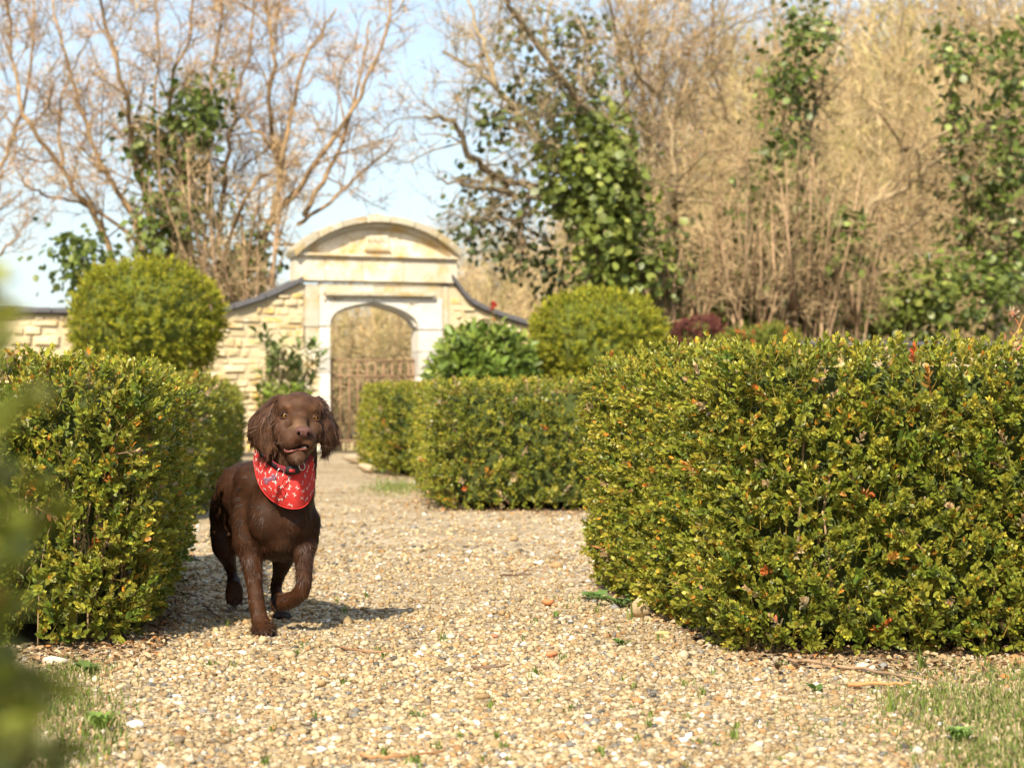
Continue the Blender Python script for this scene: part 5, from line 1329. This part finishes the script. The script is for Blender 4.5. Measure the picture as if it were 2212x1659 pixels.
# stones that stand out
def rock(name, label, px, py, size, col, seed, sharp=.3, cat='stone', sub_=2, profile=None, group=None):
    r = np.random.default_rng(seed); bm = bmesh.new(); bmesh.ops.create_icosphere(bm, subdivisions=sub_, radius=1.)
    v = np.array([q.co[:] for q in bm.verts]); f = [[q.index for q in fc.verts] for fc in bm.faces]; bm.free()
    v = v * (1 + sharp * vnoise(v * 1.6, seed, 1.6) + .4 * sharp * vnoise(v * 3, seed + 1, 2.))[:, None]
    for nn_ in norm(r.normal(size=(9, 3))):                 # broken faces
        over = np.clip(v @ nn_ - r.uniform(.5, .8), 0, None); v = v - over[:, None] * nn_
    if profile: v = profile(v)
    v = v * np.array(size); v[:, 2] -= v[:, 2].min() + .15 * size[2]; b = G(px, py)
    o = mesh_np(name, v + b + np.array((0, 0, .006)), tris=f, mat=M_pebble, col=np.tile(col, (len(v), 1)), smooth=False); return tag(o, label, cat, group)
rock('brick_fragment', 'orange broken brick piece lying on the gravel', 1182, 1311, (.025, .018, .012), (.52, .19, .075), 1, .22, 'brick')
rock('brick_fragment', 'smaller orange brick chip nearer the camera', 1191, 1424, (.014, .011, .009), (.50, .18, .08), 2, .25, 'brick')
rock('brick_fragment', 'tiny red brick chips on gravel right of the front paw', 1068, 1380, (.010, .008, .005), (.46, .16, .08), 9, .25, 'brick')
rock('rock', 'cone shaped tan rock at the foot of the right hedge', 1384, 1336, (.036, .026, .036), (.40, .30, .17), 3, .35, profile=lambda v: v * np.column_stack([1 - .62 * np.clip(v[:, 2], -1, 1), 1 - .5 * np.clip(v[:, 2], -1, 1), np.ones(len(v))]))
rock('rock', 'flat ochre stone beside the thin twig', 1430, 1376, (.022, .014, .008), (.55, .41, .17), 4, .2)
rock('rock', 'pale rounded stone in front of the right hedge', 1866, 1457, (.027, .018, .013), (.60, .50, .36), 5, .12)
rock('rock', 'pale stone at the foot of the left hedge', 118, 1440, (.035, .02, .012), (.56, .46, .36), 6, .15)
rock('rock', 'white pebble at the bottom left of the path', 292, 1578, (.017, .014, .010), (.80, .76, .70), 7, .15)
rock('rock', 'white flint stone on the far gravel by the grass', 893, 1046, (.03, .02, .012), (.82, .8, .76), 8, .15)
rock('rock', 'whitish flat stone on the gravel right of the dog', 1158, 1222, (.025, .015, .007), (.72, .66, .56), 10, .15)
rock('edging_stone', 'grey brown edging stone left of the farthest hedge', 800, 1022, (.16, .10, .045), (.42, .33, .22), 11, .18)
rock('edging_stone', 'long low edging stone nearest the gate on the path edge', 778, 1003, (.20, .12, .05), (.36, .29, .2), 12, .18)
# timber edging peg behind the rock
b = G(1418, 1326); g = Geo()
v = np.array([(x, y, z) for z in (0, .042) for x, y in ((-.03, -.006), (.03, -.006), (.03, .008), (-.03, .008))]) + b
g.add(v, q=[(3, 2, 1, 0), (4, 5, 6, 7), (0, 1, 5, 4), (1, 2, 6, 5), (2, 3, 7, 6), (3, 0, 4, 7)], col=(.17, .14, .08))
o = g.build('timber_edging', M_bark, smooth=False); tag(o, 'low weathered board behind the cone shaped rock', 'board')
bv = o.modifiers.new('worn_edges', 'BEVEL'); bv.width = .003; bv.segments = 2

# broad leaved weeds
def weed(label, px, py, n, L, pal, seed, flat=.25, lobes=True):
    r = np.random.default_rng(seed); b = G(px, py); root = empty('weed', b, label, 'plant', 'green weeds on the gravel')
    for k in range(n):
        a = r.uniform(0, 6.28); l = L * r.uniform(.6, 1.2); m = 9; col = np.array(pal) * r.uniform(.75, 1.25); V = []
        d = np.array((math.cos(a), math.sin(a), 0)); s = np.array((-math.sin(a), math.cos(a), 0)); o_ = b + np.array((r.normal(0, L * .15), r.normal(0, L * .15), .008))
        for i in range(m):
            f = i / (m - 1); w = l * (.20 * math.sin(min(1, f * 1.15 + .05) * math.pi) * (1 + (.35 * (-1) ** i if lobes else 0)) + .01)
            c = o_ + d * l * f + np.array((0, 0, l * flat * math.sin(f * 2.4)))
            V += [c - s * w + np.array((0, 0, w * .25)), c, c + s * w + np.array((0, 0, w * .25))]
        q = [(3 * i + j, 3 * i + j + 1, 3 * i + j + 4, 3 * i + j + 3) for i in range(m - 1) for j in (0, 1)]
        mesh_np('leaf', np.array(V), quads=q, mat=M_grass, col=np.tile(col, (len(V), 1)), parent=root)
weed('flat toothed green weed left of the cone shaped rock', 1335, 1312, 12, .075, (.15, .25, .07), 1)
weed('toothed green weed just behind, closer to the hedge', 1290, 1298, 8, .07, (.15, .26, .07), 2)
weed('small round leaved weed in the bottom right grass', 2075, 1610, 34, .030, (.24, .36, .09), 3, .7, False)
weed('small green weed on gravel below the ochre stone', 1345, 1400, 8, .03, (.13, .22, .05), 4, .4)
weed('light green weed clump at the grass edge bottom left', 220, 1590, 18, .034, (.24, .34, .07), 5, .9, False)
weed('small green weed right of the dog on open gravel', 1200, 1338, 6, .02, (.13, .21, .04), 6, .6, False)
weed('green weed beside the pale rounded stone', 1765, 1500, 8, .03, (.13, .22, .05), 7, .5)
weed('bright green weed at the foot of the left hedge', 195, 1460, 12, .04, (.15, .21, .05), 8, .5, False)

# grass tufts standing on their own
def tuft(label, px, py, n, h, seed):
    r = np.random.default_rng(seed); g = Geo(); b = G(px, py); blades(g, b + np.column_stack([r.normal(0, .006, n), r.normal(0, .006, n), np.full(n, .004)]), h, r, [(2, (.16, .23, .04)), (2, (.21, .27, .05))], .002, .55)
    tag(g.build('grass_tuft', M_grass), label, 'grass tuft', 'single grass tufts')
tuft('thin grass tuft beside the cone shaped rock', 1362, 1342, 9, .055, 1); tuft('grass tuft in front of the right hedge by the pale stone', 1990, 1450, 16, .065, 2)
tuft('single grass blades under the right hedge near the picture edge', 2130, 1445, 6, .06, 3); tuft('grass blades before the left hedge foot', 168, 1448, 5, .04, 4); tuft('yellowish grass tuft at the path edge bottom right', 1925, 1540, 12, .06, 5)

# rose stems with dead heads above the right hedge
rb = P(2205, 870, 6.5); root = empty('rose_plant', (rb[0], rb[1], 0), 'red stemmed rose with a withered flower head above the right hedge', 'plant')
d_ = 6.5; R0 = np.array((rb[0], rb[1], 0.))
def rp(px, py): return P(px, py, d_)
main = [R0, R0 * .5 + rp(2190, 742) * .5, rp(2192, 742), rp(2196, 722), rp(2203, 705), rp(2212, 680)]
for nm, pth, ra in (('stem', main, .004), ('stem', [rp(2203, 706), rp(2197, 694), rp(2190, 684)], .0025), ('stem', [rp(2193, 728), rp(2186, 722), rp(2183, 716)], .0022), ('stem', [rp(2190, 745), rp(2180, 741), rp(2172, 738)], .003), ('stem', [rp(2192, 745), rp(2203, 738), rp(2212, 733)], .003), ('stem', [rp(2172, 740), rp(2171, 730), rp(2170, 722)], .0028)):
    v, t, q = tube(spline(pth, 10), np.linspace(ra, ra * .7, 10), 6); g = Geo(); g.add(v, t, q, (.42, .16, .07) if ra < .0039 else (.36, .20, .07)); g.build(nm, M_bark, root)
c = rp(2188, 679); g = Geo(); g.add(*ellipsoid(c, (.012, .012, .011), None, 10, 7), (.25, .11, .06)); lv, lf = leaf_template(True); n = 14; r = np.random.default_rng(4); dd = norm(r.normal(size=(n, 3)) + np.array((0, 0, .3)))
v, f, _ = batch(lv, lf, frames(dd, norm(r.normal(size=(n, 3)))), c + dd * .008, np.full(n, .022), None); g.add(v, t=f, col=np.repeat(leaf_colours(n, r, [(1, (.33, .24, .15)), (1, (.24, .15, .09))]), len(lv), axis=0)); g.build('withered_flower', M_soil, root)
# red flower on the right coping
t_, z_ = wt(1062, 664); c = wp(t_, z_ + .02, .06); g = Geo(); n = 12; dd = norm(r.normal(size=(n, 3)) + np.array((0, -.5, .4)))
v, f, _ = batch(lv * np.array((1.8, 1, 1)), lf, frames(dd, norm(r.normal(size=(n, 3)))), np.tile(c, (n, 1)), np.full(n, .06), None); g.add(v, t=f, col=np.tile((.5, .05, .03), (len(v), 1)))
v, t, q = tube(spline([c, c + WN * .05 - np.array((0, 0, .25)), wp(t_, .9, .2), wp(t_, 0, .3)], 10), .006, 5); g.add(v, t, q, (.2, .16, .07))
tag(g.build('red_flower', M_softleaf), 'single red flower against the right hand slate coping', 'flower')
